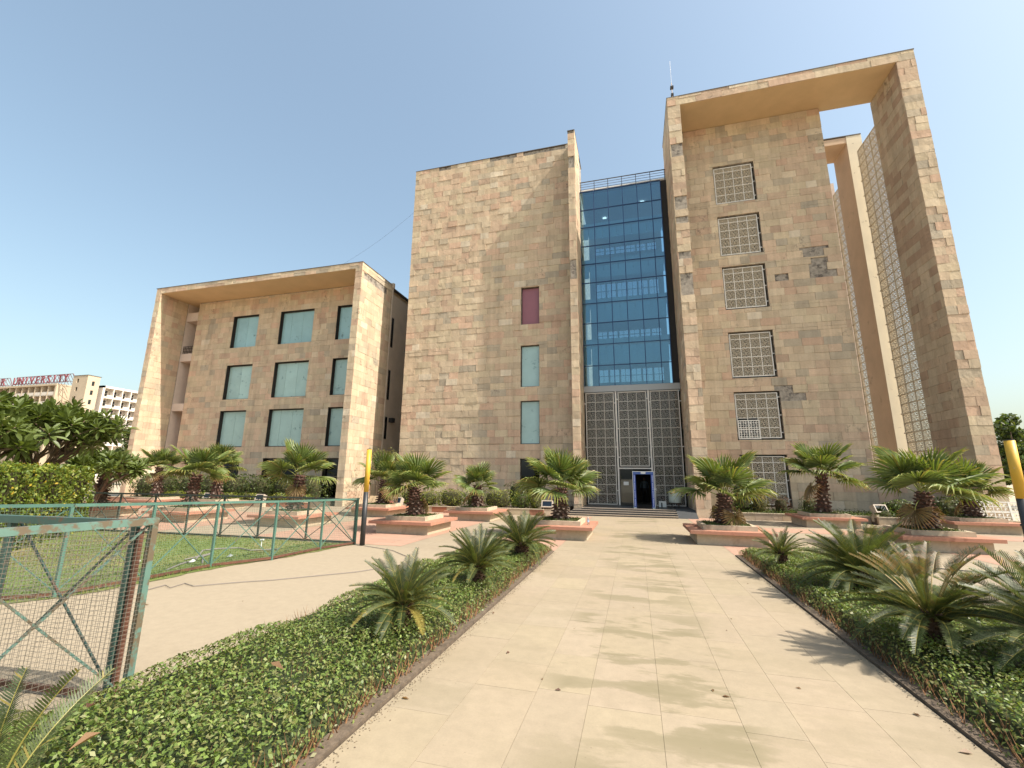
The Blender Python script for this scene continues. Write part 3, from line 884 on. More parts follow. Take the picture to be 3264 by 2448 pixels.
# side lattices, facing -X
def side_lattice(y0, y1, z0, z1, nc, nr, mat):
    s = MB()
    for k in range(nc + 1):
        y = y0 + (y1 - y0) * k / nc; s.box(X3c + .03, X3c + .09, y - .02, y + .02, z0, z1)
    for j in range(nr + 1):
        z = z0 + (z1 - z0) * j / nr
        for k in range(nc): s.box(X3c + .032, X3c + .088, y0 + (y1 - y0) * k / nc + .02, y0 + (y1 - y0) * (k + 1) / nc - .02, z - .018, z + .018)
    for j in range(0, nr, 2): s.box(X3c + .0, X3c + .028, y1 - .04, y1 + .08, z0 + (z1 - z0) * j / nr - .04, z0 + (z1 - z0) * j / nr + .04)
    fr = off(s, b3).build('side_lattice', mat, b3)
    for k in range(nc):
        for j in range(nr):
            o = link('lattice_panel', LAT2, fr, loc=(X3c + .06 - b3.location.x, y0 + (y1 - y0) * (k + 1) / nc - .02 - YW, z0 + (z1 - z0) * j / nr + .018))
            o.rotation_euler = (0, 0, -math.pi / 2)
            o.scale = ((y1 - y0) / nc - .04, 1, (z1 - z0) / nr - .036)


side_lattice(28.58, 30.88, 2.5, 23.5, 3, 38, M_jali_l)
side_lattice(34.02, 34.95, 2.5, 22.9, 1, 36, M_jali_l)
c3.finish(b3)

# entrance steps and ramp
st = link('entrance_steps', None, label='dark granite entrance steps in front of the glass bay', cat='steps')
rise = .085
ya = [24.75, 25.15, 25.55, 25.95]
xl = [-3.75, -3.6, -3.45, -3.02]
for k in range(4):
    s = MB(); s.box(xl[k], 2.0, ya[k], 26.6 if k < 3 else 30, rise * k - (.05 if k == 0 else 0), rise * (k + 1) - .002 * (k < 3)); s.build('step', M_granite, st)
    s = MB(); s.box(xl[k], 2.0, ya[k] - .015, ya[k] + .07, rise * (k + 1) - .03, rise * (k + 1) + .004); s.build('step_nosing', simple('stone_nosing', (.42, .34, .26), .6, noise=.15, nscale=6), st)
s = MB(); s.idx([(2.0, 24.75, 0.0), (2.97, 24.75, 0.0), (2.97, 25.95, .338), (2.0, 25.95, .338), (2.97, 30, .338), (2.0, 30, .338)], [(0, 1, 2, 3), (3, 2, 4, 5)])
s.build('ramp', simple('dark_rubber', (.045, .047, .05), .8, noise=.15, nscale=8), st)

# =================================================================== PLANTERS
def planter_mesh():
    base = MB(); base.box(-1.0, 0.0, -1.0, 1.0, 0, .325); base.box(.003, 1.0, -1.0, 1.0, 0, .325, (0.96, .95, .93))
    seat = MB()
    for i in range(2):
        for j in range(2):
            k = rng.uniform(.93, 1.05)
            seat.box(-1.2 + 1.2 * i + .002, 1.2 * i - .002, -1.2 + 1.2 * j + .002, 1.2 * j - .002, .327, .425, (k, k, k))
    kerb = MB()
    for sgn in (-1, 1):
        kerb.box(-.78, .78, sgn * .72 - .06, sgn * .72 + .06, .427, .565); kerb.box(sgn * .72 - .06, sgn * .72 + .06, -.66, .66, .427, .565)
    soil = MB(); soil.box(-.66, .66, -.66, .66, .428, .535)
    return base.mesh('planter_base', M_base), seat.mesh('planter_seat', M_seat), kerb.mesh('planter_kerb', M_base), soil.mesh('planter_soil', M_soil)


PM = planter_mesh()


def tuft_mesh(n, rad, hmin, hmax, cols, square=False, w=.018):
    a = nrng.uniform(0, 2 * np.pi, n)
    if square: px = nrng.uniform(-rad, rad, n); py = nrng.uniform(-rad, rad, n)
    else:
        r = rad * np.sqrt(nrng.uniform(0, 1, n)); t = nrng.uniform(0, 2 * np.pi, n); px = r * np.cos(t); py = r * np.sin(t)
    h = nrng.uniform(hmin, hmax, n); le = nrng.uniform(.2, .8, n) * h; la = nrng.uniform(0, 2 * np.pi, n)
    v = np.zeros((n, 3, 3))
    v[:, 0] = np.stack([px - np.cos(a) * w, py - np.sin(a) * w, 0 * h], 1)
    v[:, 1] = np.stack([px + np.cos(a) * w, py + np.sin(a) * w, 0 * h], 1)
    v[:, 2] = np.stack([px + le * np.cos(la), py + le * np.sin(la), h], 1)
    cols = np.array(cols); t = cols[nrng.integers(0, len(cols), n)] * nrng.uniform(.7, 1.2, (n, 1))
    return v.reshape(-1, 3), t


vt, tt = tuft_mesh(1500, .64, .03, .10, [(0.06, .10, .025), (.09, .12, .03), (.12, .11, .045)], True)
TUFT = np_mesh('planter_grass', vt, 3, tt, M_leaf)

PLANT = [  # x, y, label
    (-2.6, 16.0, 'stone bench planter with a plastic bottle on its seat, left of the path'),
    (-7.95, 15.55, 'stone bench planter just right of the left yellow and black pole'),
    (-7.4, 20.75, 'small looking bench planter in front of the yellow green hedge and blank wall'),
    (-12.7, 20.9, 'bench planter behind the left yellow and black pole, by the gap between buildings'),
    (2.75, 16.4, 'stone bench planter nearest the path on its right side'),
    (8.0, 23.5, 'bench planter in front of the tower base wall and its floodlight'),
    (8.55, 17.1, 'large looking bench planter behind the dry cycad on the right'),
    (13.2, 23.3, 'bench planter beside the white lattice panel on the far right'),
    (-13.5, 15.8, 'bench planter seen through the green mesh fence, right part of the lawn'),
    (-18.8, 15.65, 'bench planter seen through the green mesh fence, middle of the lawn'),
    (-23.3, 20.9, 'bench planter in front of the dark hedge of the left block, under its right palm'),
    (-28.2, 21.2, 'bench planter at the foot of the left block, under the palm next to the fin'),
    (-24.3, 15.7, 'bench planter at the left end of the lawn, behind the big leaved shrub'),
]
for i, (x, y, lab) in enumerate(PLANT):
    p = thing('bench_planter', lab, 'planter', (x, y, 0), 0, 'square bench planters with palms')
    link('base', PM[0], p); link('seat_slab', PM[1], p); link('kerb', PM[2], p); link('soil', PM[3], p)
    link('grass', TUFT, p, loc=(0, 0, .535), kind='stuff')

# =================================================================== FAN PALMS
def fan_leaf(seed, droop, g=(.135, .18, .05)):
    r = random.Random(seed)
    s = MB()
    PL = 0.56
    pts = [(PL * t, 0, .10 * math.sin(t * 2.2) - .05 * t * t) for t in np.linspace(0, 1, 6)]
    s.tube(pts, [.016, .014, .012, .011, .010, .009], 5, (.22, .24, .07))
    hx, hz = pts[-1][0], pts[-1][2]
    N = 30; span = R(250)
    L0 = .66
    pitch = -0.15
    for i in range(N):
        a = -span / 2 + span * (i + .5) / N
        Ln = L0 * (1 - .32 * abs(a / (span / 2)) ** 1.5) * r.uniform(.93, 1.05)
        da = span / N / 2
        k = r.uniform(.75, 1.25); tint = (g[0] * k, g[1] * k, g[2] * k)
        if r.random() < .06: tint = (.20, .19, .06)
        tipc = (tint[0] * 1.5 + .02, tint[1] * 1.25 + .01, tint[2] * 1.3)
        up_ = (1 if i % 2 else -1) * .010
        def P(rad, ang, lift=0):
            x = math.cos(ang) * rad; y = math.sin(ang) * rad
            z = pitch * x * .35 - .22 * droop * rad ** 2 + lift + .10 * (y / .6) ** 2 * (1 - droop)
            return (hx + x, y, hz + z)
        rr = [.02, .22, .40, Ln * .82, Ln]
        fr = [1.0, 1.0, .85, .45, .05]
        drp = [0, 0, 0, -.035 * droop * r.uniform(.5, 2), -.16 * droop * r.uniform(.3, 1.8)]
        for q in range(4):
            a0, b0 = a - da * fr[q], a + da * fr[q]; a1, b1 = a - da * fr[q + 1], a + da * fr[q + 1]
            m0 = P(rr[q], a, up_ * 1.4 + drp[q]); m1 = P(rr[q + 1], a, up_ * 1.4 * (q < 3) + drp[q + 1])
            A0 = P(rr[q], a0, -up_ + drp[q]); A1 = P(rr[q + 1], a1, -up_ * (q < 3) + drp[q + 1])
            B0 = P(rr[q], b0, -up_ + drp[q]); B1 = P(rr[q + 1], b1, -up_ * (q < 3) + drp[q + 1])
            tc = tint if q < 3 else tipc
            s.face([A0, m0, m1, A1], tc); s.face([m0, B0, B1, m1], tuple(c * .9 for c in tc))
    return s.mesh('fan_leaf', M_gloss)


FANS = [fan_leaf(i, d) for i, d in enumerate((.12, .28, .45, .75))]


DEAD = fan_leaf(9, .9, (.24, .17, .085))


def palm_trunk(h, r0, r1, seed):
    r = random.Random(seed)
    s = MB(); n = 9
    s.tube([(0, 0, h * t) for t in np.linspace(0, 1, n)], [r0 + (r1 - r0) * t ** .7 for t in np.linspace(0, 1, n)], 12, (.085, .05, .035))
    bt = MB()
    rows = int(h / .085)
    for k in range(rows):
        z = h * (k + .3) / rows; f = z / h
        rad = r0 + (r1 - r0) * f ** .7
        cnt = 9
        for j in range(cnt):
            a = 2 * math.pi * (j + .5 * (k % 2)) / cnt + r.uniform(-.15, .15)
            L = r.uniform(.10, .17) * (1.15 - .3 * f); w = r.uniform(.05, .075)
            pale = f < .55 and r.random() < .55
            ti = (.075, .035, .024) if not pale else (.12, .075, .055)
            up_ = .62 if f > .55 else .25
            d = Vector((math.cos(a), math.sin(a), 0)); t = Vector((-math.sin(a), math.cos(a), 0))
            o = d * (rad - .02) + Vector((0, 0, z))
            e = o + d * L * (1 - up_ * .55) + Vector((0, 0, L * (up_ - .42) * 1.4))
            nn = (e - o).cross(t).normalized() * .018
            v = [o - t * w - nn, o + t * w - nn, o + t * w + nn, o - t * w + nn, e - t * w * .55 - nn, e + t * w * .55 - nn, e + t * w * .55 + nn, e - t * w * .55 + nn]
            bt.idx(v, [(0, 1, 5, 4), (1, 2, 6, 5), (2, 3, 7, 6), (3, 0, 4, 7)], ti)
            bt.idx([v[4], v[5], v[6], v[7]], [(0, 1, 2, 3)], (.36, .29, .25) if pale else (.13, .065, .045))
    return s.mesh('trunk', M_boot), bt.mesh('leaf_bases', M_boot)


TRK = [palm_trunk(1.0, .27, .17, k) for k in range(3)]


def fan_palm(x, y, trunk_h, crown, lab, seed, lean=(0, 0), nleaf=19, z0=.53):
    r = random.Random(seed * 31 + 3); nleaf = r.choice((15, 17, 19, 21)); lean_ = r.uniform(0, 6.28)
    p = thing('fan_palm', lab, 'palm tree', (x, y, z0), r.uniform(0, 6.28), 'young fan palms in the bench planters')
    p.rotation_euler = (R(4) * math.cos(lean_), R(4) * math.sin(lean_), p.rotation_euler[2])
    tm = TRK[seed % 3]
    sc = (1, 1, trunk_h)
    tr = link('trunk', tm[0], p); tr.scale = sc
    bo = link('leaf_bases', tm[1], p, kind='stuff'); bo.scale = sc
    for k in range(nleaf):
        f = k / (nleaf - 1)                       # 0 = young upright, 1 = old drooping
        az = k * 2.39996 + r.uniform(-.2, .2)
        el = R(84 - 84 * f ** .9) + r.uniform(-.14, .14)
        v = 0 if f < .25 else 1 if f < .5 else 2 if f < .8 else 3
        o = link('fan_leaf', FANS[v], p, loc=(.06 * math.cos(az), .06 * math.sin(az), trunk_h - .05 - .12 * f))
        Mx = Matrix.Rotation(az, 4, 'Z') @ Matrix.Rotation(-el, 4, 'Y') @ Matrix.Rotation(r.uniform(-.5, .5), 4, 'X')
        o.rotation_euler = Mx.to_euler()
        if f > .93 and r.random() < .35:      # an old leaf hanging against the trunk
            o.data = DEAD; o['label'] = 'dry brown hanging leaf'; el = R(-48) + r.uniform(-.25, .15)
            o.rotation_euler = (Matrix.Rotation(az, 4, 'Z') @ Matrix.Rotation(-el, 4, 'Y')).to_euler()
        q = crown * 1.07 * r.uniform(.82, 1.12) * (1.0 - .15 * (f < .15)) * (.72 if o.data == DEAD else 1)
        o.scale = (q, q, q)
    return p


PALMS = [
    (-2.6, 15.95, 1.10, 1.22, 'full fan palm in the planter left of the entrance path'),
    (-7.9, 15.4, 1.06, 1.15, 'fan palm right of the left pole, in front of the blank wall edge'),
    (-7.35, 20.7, 1.06, .95, 'small fan palm in front of the yellow green hedge'),
    (-12.6, 20.9, 1.25, 1.25, 'fan palm behind the left yellow and black pole'),
    (2.75, 16.3, 1.0, 1.25, 'fan palm right of the path, leaning fronds before the lowest lattice window'),
    (8.0, 23.4, 1.78, 1.30, 'tall stout fan palm against the middle of the tower wall'),
    (8.5, 17.0, 1.15, 1.40, 'broad fan palm in the large planter behind the dry cycad'),
    (13.25, 23.2, 1.05, 1.25, 'windblown fan palm beside the white lattice panel'),
    (-13.5, 15.75, 1.45, 1.25, 'fan palm in front of the right fin of the left block'),
    (-18.85, 15.6, 1.45, 1.2, 'fan palm in the middle of the left lawn fence, before the window column'),
    (-23.35, 20.85, 1.95, 1.15, 'tall fan palm before the dark hedge and ground floor window'),
    (-28.25, 21.15, 1.85, 1.2, 'fan palm next to the left fin of the left block'),
    (-24.4, 15.7, 1.35, 1.1, 'fan palm at the left end, half hidden by big leaved branches'),
]
for i, (x, y, h, c, lab) in enumerate(PALMS):
    fan_palm(x, y, h, c, lab, i + 1)

# =================================================================== CYCADS
def cycad_frond(seed, col, curl, dry=False):
    r = random.Random(seed); s = MB()
    n = 54
    pts = []
    for i in range(12):
        t = i / 11
        pts.append(Vector((t * .95, 0, .34 * t - curl * t ** 2.2)))
    s.tube(pts, [.010 - .0075 * i / 11 for i in range(12)], 4, (.30, .27, .07) if not dry else (.42, .33, .16))
    for i in range(n):
        t = .10 + .9 * i / n
        if dry and t < .55 and r.random() < .85: continue
        p = Vector((t * .95, 0, .34 * t - curl * t ** 2.2))
        d = Vector((.95, 0, .34 - curl * 2.2 * t ** 1.2)).normalized()
        nrm = Vector((-d.z, 0, d.x))
        L = .150 * (math.sin(math.pi * min(1, t * .82 + .14)) ** .6) * r.uniform(.88, 1.08)
        for sg in (-1, 1):
            k = r.uniform(.72, 1.22); c = tuple(q * k for q in col)
            if r.random() < .05: c = (.22, .18, .05)
            if dry and t > .6 and r.random() < .5: c = (.20, .13, .075)
            dirv = (Vector((0, sg, 0)) * 1.0 + d * .75 + nrm * .42).normalized()
            w = d * .0062
            tip = p + dirv * L + nrm * r.uniform(-.012, .012)
            mid = p + dirv * L * .5 + nrm * .006
            s.face([p - w, p + w, mid + w * .9, mid - w * .9], c)
            s.face([mid - w * .9, mid + w * .9, tip], tuple(q * 1.12 for q in c))
    return s.mesh('frond', M_gloss)


G = (.078, .098, .036)
FR = [cycad_frond(1, G, .30), cycad_frond(2, G, .48), cycad_frond(3, (.062, .088, .028), .64), cycad_frond(4, (.055, .075, .035), .18), cycad_frond(5, (.28, .22, .055), .55), cycad_frond(6, (.10, .105, .06), .30, True)]


def cycad(x, y, size, n, lab, seed, z0=.1, dry=0, yellow=2, stem=.38, emax=74, emin=20):
    r = random.Random(seed * 17)
    p = thing('cycad', lab, 'cycad', (x, y, z0), r.uniform(0, 6), 'cycads in the path side beds')
    s = MB(); s.lathe([(.13 * size, 0), (.16 * size, stem * .5), (.13 * size, stem), (.06 * size, stem + .06)], 12, tint=(.5, .4, .35))
    for k in range(70):
        a = k * 2.4; z = stem * (k / 70); d = Vector((math.cos(a), math.sin(a), 0))
        s.bar(d * .12 * size + Vector((0, 0, z)), d * .20 * size + Vector((0, 0, z + .05)), .035, .02, (.55, .42, .3) if k % 3 else (.3, .2, .15))
    s.build('trunk', M_bark, p)
    s = MB()
    for k in range(14):
        a = k * 2.4; s.tube([(0, 0, stem), (.05 * math.cos(a), .05 * math.sin(a), stem + .12 + .004 * k)], [.018, .004], 5, (.42, .2, .07))
    s.build('crown_shoots', M_boot, p)
    for k in range(n):
        f = k / (n - 1); az = k * 2.39996 + r.uniform(-.25, .25)
        el = R(emax + (emin - emax) * f ** .9) + r.uniform(-.1, .1) - .33
        v = r.choice((0, 3)) if f < .35 else r.choice((0, 1)) if f < .7 else r.choice((1, 2))
        if dry and f < dry: v = 5
        lab2 = None
        if k >= n - yellow and k % 2 == 0: v = 4; lab2 = 'yellowed frond'
        o = link('frond', FR[v], p, loc=(.07 * size * math.cos(az), .07 * size * math.sin(az), stem + .02 - .10 * f), label=lab2)
        Mx = Matrix.Rotation(az, 4, 'Z') @ Matrix.Rotation(-el, 4, 'Y') @ Matrix.Rotation(r.uniform(-.35, .35), 4, 'X')
        o.rotation_euler = Mx.to_euler()
        q = size * r.uniform(.85, 1.1)
        o.scale = (q, q, q)
    return p


cycad(-2.78, 5.25, .63, 62, 'cycad nearest the camera in the left bed, with yellowed lower fronds', 1, yellow=8)
cycad(-2.72, 7.75, .73, 60, 'middle cycad of the left bed with one yellow frond on its right', 2, yellow=3)
cycad(-2.62, 10.5, .86, 56, 'farthest cycad of the left bed, in front of the bench with the bottle', 3, yellow=0)
cycad(2.85, 10.9, .58, 40, 'small dark cycad at the far tip of the right bed', 4, stem=.4, yellow=0)
cycad(3.6, 9.2, .98, 76, 'dense dark cycad behind the dry one in the right bed', 5, yellow=0)
cycad(3.15, 6.5, .86, 70, 'wide cycad with bare dry upright stalks in the right bed', 6, dry=.36, yellow=0, stem=.42, emax=80)
cycad(3.98, 5.9, .90, 72, 'cycad cut by the right edge of the picture', 7, yellow=0, stem=.38)
cycad(-3.2, 1.75, .80, 9, 'blurry young cycad with a few fronds in the bottom left corner', 8, yellow=0, stem=.12, emax=95, emin=72)

# =================================================================== GROUND COVER BEDS
def leaf_quads(P, N, size, cols, flat=.5, asp=.52, fold=True):
    """P (n,3) positions, N (n,3) preferred normals"""
    n = len(P)
    nn = N + nrng.normal(0, flat, (n, 3)); nn /= np.linalg.norm(nn, axis=1, keepdims=True) + 1e-9
    a = nrng.normal(0, 1, (n, 3)); a -= nn * (a * nn).sum(1, keepdims=True); a /= np.linalg.norm(a, axis=1, keepdims=True) + 1e-9
    b = np.cross(nn, a)
    L = size * nrng.uniform(.65, 1.25, (n, 1)); W = L * asp
    tip = P + a * L * .5 - nn * L * .12; base = P - a * L * .5
    l = P + b * W * .5 + nn * L * .07; r = P - b * W * .5 + nn * L * .07
    v = np.stack([base, r, tip, l], 1).reshape(-1, 3)
    cols = np.array(cols); t = cols[nrng.integers(0, len(cols), n)] * nrng.uniform(.7, 1.3, (n, 1))
    return v, t


def undulate(x, y):
    return .035 * np.sin(2.1 * x + 1.3 * y) + .03 * np.sin(-1.7 * x + 2.9 * y + 1) + .02 * np.sin(6.3 * x + 4.7 * y)


def bed(name, x0, x1, y0, y1, h, dens, lab, soil_side, size=.040):
    s = MB(); s.box(x0, x1, y0, y1, -.03, .028); s.build('bed_soil', M_soil, kind='structure')
    ea, eb = (x0, x1 - .04) if soil_side > 0 else (x0 + .05, x1)
    # leaf positions: denser near camera, on the top surface and the flanks
    area = (eb - ea) * (y1 - y0); n = int(area * dens)
    y = y0 + (y1 - y0) * nrng.uniform(0, 1, n) ** 1.25; x = nrng.uniform(ea, eb, n)
    ex = np.minimum(x - ea, eb - x); ey = np.minimum(y - y0, y1 - y)
    e = np.clip(np.minimum(ex, ey) / .22, 0, 1)
    top = h * (.42 + .58 * np.sqrt(e)) + undulate(x, y)
    keep = nrng.uniform(0, 1, n) < (.55 + .45 * e)
    z = top - np.abs(nrng.normal(0, .045, n)) - (nrng.uniform(0, 1, n) < .25) * nrng.uniform(0, .18, n)
    nx = np.where(x - ea < .22, -(1 - e), np.where(eb - x < .22, 1 - e, 0.0))
    N = np.stack([nx, np.zeros(n), np.ones(n)], 1)
    P = np.stack([x, y, np.maximum(z, .035)], 1)[keep]; N = N[keep]
    cols = [(.125, .185, .042), (.15, .21, .05), (.105, .155, .038), (.19, .24, .065), (.16, .165, .055), (.21, .22, .085)]
    v, t = leaf_quads(P, N, size, cols, .55)
    edge_f = (1 - e[keep])[:, None]
    t = t * (1 - .3 * edge_f) + np.array([(.12, .085, .035)]) * .5 * edge_f * nrng.uniform(0, 1, (len(t), 1))
    o = link(name, np_mesh(name, v, 4, t, M_gloss), label=lab, kind='stuff')
    # woody underlayer keeps the soil from showing through
    m = 9000
    xx = nrng.uniform(ea + .02, eb - .02, m); yy = nrng.uniform(y0, y1, m)
    hh = h * nrng.uniform(.5, .95, m)
    vv = np.zeros((m, 3, 3)); a = nrng.uniform(0, 6.28, m)
    vv[:, 0] = np.stack([xx - .006, yy, 0 * xx + .02], 1); vv[:, 1] = np.stack([xx + .006, yy + .004, 0 * xx + .02], 1)
    vv[:, 2] = np.stack([xx + .09 * np.cos(a), yy + .09 * np.sin(a), hh], 1)
    link('bed_twigs', np_mesh('bed_twigs', vv.reshape(-1, 3), 3, np.tile(np.array([[1.5, 1.1, .75]]), (m, 1)), M_bark), kind='stuff', label='thin brown twigs under the low hedge leaves')
    # dark inner mass
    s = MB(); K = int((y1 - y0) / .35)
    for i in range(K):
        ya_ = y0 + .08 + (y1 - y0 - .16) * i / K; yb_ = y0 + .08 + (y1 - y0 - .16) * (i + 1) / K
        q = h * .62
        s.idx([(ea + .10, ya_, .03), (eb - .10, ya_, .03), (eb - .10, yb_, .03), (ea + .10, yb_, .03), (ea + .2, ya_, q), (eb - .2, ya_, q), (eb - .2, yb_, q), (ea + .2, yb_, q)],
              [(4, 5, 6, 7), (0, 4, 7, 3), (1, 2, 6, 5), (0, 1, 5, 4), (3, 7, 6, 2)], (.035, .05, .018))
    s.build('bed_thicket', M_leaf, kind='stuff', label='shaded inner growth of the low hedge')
    return o


bed('low_hedge', -4.42, -2.235, .3, 12.6, .28, 2500, 'low trimmed leafy ground cover filling the bed left of the path', 1)
bed('low_hedge', 2.445, 4.85, .6, 13.5, .30, 2200, 'low trimmed leafy ground cover filling the bed right of the path', -1)
for x0, x1 in ((-2.25, -2.222), (2.432, 2.46)):
    pass

# =================================================================== SHRUBS AND HEDGES
GREEN = [(.06, .10, .02), (.05, .085, .02), (.085, .12, .025), (.11, .14, .03)]
YEL = [(.17, .19, .02), (.13, .16, .025), (.22, .22, .03), (.08, .115, .02)]
DARK = [(.055, .08, .02), (.075, .10, .024), (.10, .115, .03), (.045, .065, .018)]
RUST = [(.11, .045, .035), (.085, .04, .03), (.07, .05, .03)]
GOLD = [(.17, .13, .035), (.12, .10, .03), (.09, .10, .025)]


def shrub(name, lab, cat, c, r3, n, size, cols, group=None, boxy=2.0, stem=True, asp=.5):
    """leaves through the outer shell of a superellipsoid crown with lumps; c = base centre"""
    p = thing(name, lab, cat, c, 0, group)
    d = nrng.normal(0, 1, (n, 3)); d /= np.linalg.norm(d, axis=1, keepdims=True)
    k = (np.abs(d) ** boxy).sum(1) ** (-1 / boxy)
    ph = nrng.uniform(0, 6, 6)
    lump = 1 + .10 * np.sin(4 * d[:, 0] + ph[0]) + .09 * np.sin(5 * d[:, 1] + 3 * d[:, 2] + ph[1]) + .07 * np.sin(9 * d[:, 2] + 7 * d[:, 0] + ph[2])
    rad = k * lump * (1 - np.abs(nrng.normal(0, .05, n)) - (nrng.uniform(0, 1, n) < .2) * nrng.uniform(0, .4, n))
    P = d * rad[:, None] * np.array(r3); P[:, 2] += r3[2] * .98
    P[:, 2] = np.maximum(P[:, 2], .02)
    v, t = leaf_quads(P, d, size, cols, .6, asp)
    link('foliage', np_mesh('foliage', v, 4, t, M_gloss), p, kind='stuff')
    s = MB(); r = random.Random(n)
    for q in range(6):
        a = r.uniform(0, 6.28); s.tube([(r.uniform(-.1, .1) * r3[0], r.uniform(-.1, .1) * r3[1], 0), (r3[0] * .35 * math.cos(a), r3[1] * .35 * math.sin(a), r3[2] * .9), (r3[0] * .6 * math.cos(a), r3[1] * .6 * math.sin(a), r3[2] * 1.4)], [.022, .015, .006], 5)
    s.lathe([(.05, .05), (.62, .35), (.68, 1.0), (.55, 1.6), (.1, 1.8)], 10, tint=(.3, .42, .2))
    b0 = len(s.v) - 50
    for i in range(b0, len(s.v)):
        x, y, z = s.v[i]; s.v[i] = (x * r3[0], y * r3[1], z * r3[2])
    s.build('stems', M_bark, p)
    return p


# kerb walls of the beds along the buildings
def kerb_wall(name, lab, x0, x1, y, h, cols, seed):
    r = random.Random(seed)
    w = link(name, None, label=lab, cat='wall')
    w.location = (x0, y, 0)
    x = 0
    while x < x1 - x0 - .05:
        L = min(r.uniform(.55, 1.1), x1 - x0 - x)
        s = MB(); k = r.uniform(.92, 1.06); c = r.choice(cols)
        s.box(x + .003, x + L - .003, r.uniform(0, .006), .16, 0, h - .04, tuple(q * k for q in c)); s.build('block', M_stone, w)
        s = MB(); s.box(x + .003, x + L - .003, -.015, .19, h - .038, h, (.50 * k, .41 * k, .30 * k)); s.build('coping_stone', M_stone, w)
        x += L
    return w


KC = [(.48, .38, .26), (.40, .16, .09), (.42, .34, .25), (.36, .17, .11), (.50, .36, .25)]
kerb_wall('kerb_wall', 'low kerb wall of beige and red blocks under the blank wall hedge', -14.6, -4.75, 23.75, .33, KC, 3)
kerb_wall('kerb_wall', 'low kerb wall of beige and pink blocks along the tower base', 3.8, 10.6, 25.4, .34, [(.48, .37, .26), (.50, .38, .28), (.46, .25, .17), (.48, .36, .25)], 5)
kerb_wall('kerb_wall', 'low kerb wall with red blocks stepping forward at the right of the tower', 10.6, 17.2, 24.7, .36, [(.48, .37, .26), (.48, .22, .14), (.47, .32, .22)], 8)
kerb_wall('kerb_wall', 'low red kerb wall before the hedge of the left block', -36.5, -19.3, 23.6, .34, [(.44, .19, .12), (.46, .24, .16), (.42, .2, .13)], 9)
for (x0, x1, y0, y1, z) in ((-14.6, -3.8, 23.9, YW, .28), (3.75, 15.2, 25.5, YW, .29), (10.6, 17.2, 24.85, 25.5, .29), (-36.5, -19.3, 23.75, YW, .28)):
    s = MB(); s.box(x0, x1, y0, y1, 0, z); s.build('flower_bed', M_soil, kind='structure')

# hedge along the blank wall (separate bushes)
for x, w, h, cols, lab in [(-14.1, .5, .42, YEL, 'small golden clipped bush next to the building gap'), (-13.0, .55, .46, YEL, 'yellow green clipped bush left of the floodlight and palm'),
                           (-11.75, .75, .42, YEL, 'low clipped bush behind the palm right of the left pole'), (-10.3, .95, .48, YEL, 'long clipped bush in the middle of the blank wall hedge'),
                           (-8.9, .6, .50, GREEN, 'green bush behind the small palm'), (-7.5, 1.05, .50, YEL, 'wide clipped bush under the left edge of the narrow window'),
                           (-6.1, .5, .40, GREEN, 'low dark green bush under the narrow window'), (-5.35, .42, .48, YEL, 'bright yellow green bush at the right end of the blank wall hedge')]:
    shrub('hedge_bush', lab, 'bush', (x, 24.5, .25), (w, .5, h), int(900 * w + 500), .085, cols, 'clipped bushes along the blank wall', 4)
shrub('leafy_bush', 'taller dark green bush in front of the lowest narrow window', 'bush', (-6.6, 25.6, .25), (.8, .5, .75), 900, .10, DARK, None, 2.3)
# tower bed plants
shrub('leafy_bush', 'broad leaved plant behind the palm right of the path', 'bush', (5.3, 26.4, .25), (.55, .5, .85), 450, .17, GREEN, None, 2.0)
shrub('clipped_bush', 'round golden clipped bush in front of the lowest lattice window', 'bush', (6.1, 26.3, .27), (.5, .45, .45), 1000, .07, GOLD, None, 2.6)
shrub('clipped_bush', 'round reddish clipped bush in front of the lowest lattice window', 'bush', (7.2, 26.6, .27), (.42, .4, .42), 900, .06, RUST, None, 2.6)
shrub('clipped_bush', 'dark box shaped bush left of the stout palm', 'bush', (8.45, 26.4, .27), (.45, .4, .42), 900, .065, DARK, None, 3.5)
shrub('leafy_bush', 'strap leaved green plant right of the tower floodlight', 'bush', (12.0, 25.9, .27), (.8, .6, .42), 800, .17, GREEN, None, 2.0, asp=.25)
shrub('leafy_bush', 'dark leafy plant between the two right hand palms', 'bush', (13.9, 25.9, .27), (.9, .6, .48), 900, .16, DARK, None, 2.0, asp=.3)
shrub('leafy_bush', 'feathery pale green plant beside the tower floodlight', 'bush', (11.0, 25.15, .27), (.5, .35, .2), 500, .10, GREEN, None, 2.0, asp=.2)
n = 5200
P = np.stack([nrng.uniform(3.9, 12.5, n), nrng.uniform(25.6, 27.9, n), .30 + np.abs(nrng.normal(0, .09, n))], 1)
v, t = leaf_quads(P, np.tile(np.array([[0, -.2, 1.]]), (n, 1)), .09, DARK + GREEN, .7)
link('bed_cover', np_mesh('bed_cover', v, 4, t, M_leaf), label='low dark green ground cover in the tower bed', kind='stuff')
# left block hedge
for i in range(8):
    shrub('tall_hedge', 'dark clipped hedge section before the left block, %s' % ['beside the left fin', 'second from the left fin', 'left of the first ground window', 'below the first ground window', 'between the two ground windows', 'left of the middle ground window', 'below the middle ground window', 'against the right fin'][i],
          'hedge', (-35.0 + 2.05 * i, 25.4, .25), (1.12, .75, .80), 1100, .15, DARK, 'dark hedge along the left block', 6)
for i, x in enumerate((-30.5, -28.6, -26.0, -24.2, -22.0, -20.2)):
    shrub('low_bush', 'low bright yellow green bush %s' % ['beside the palm next to the left fin', 'right of the palm next to the left fin', 'left of the tall palm', 'right of the tall palm', 'left of the palm by the right fin', 'under the right fin of the left block'][i],
          'bush', (x, 24.1, .25), (.75, .35, .27), 600, .10, YEL, 'yellow bushes in front of the dark hedge', 3)

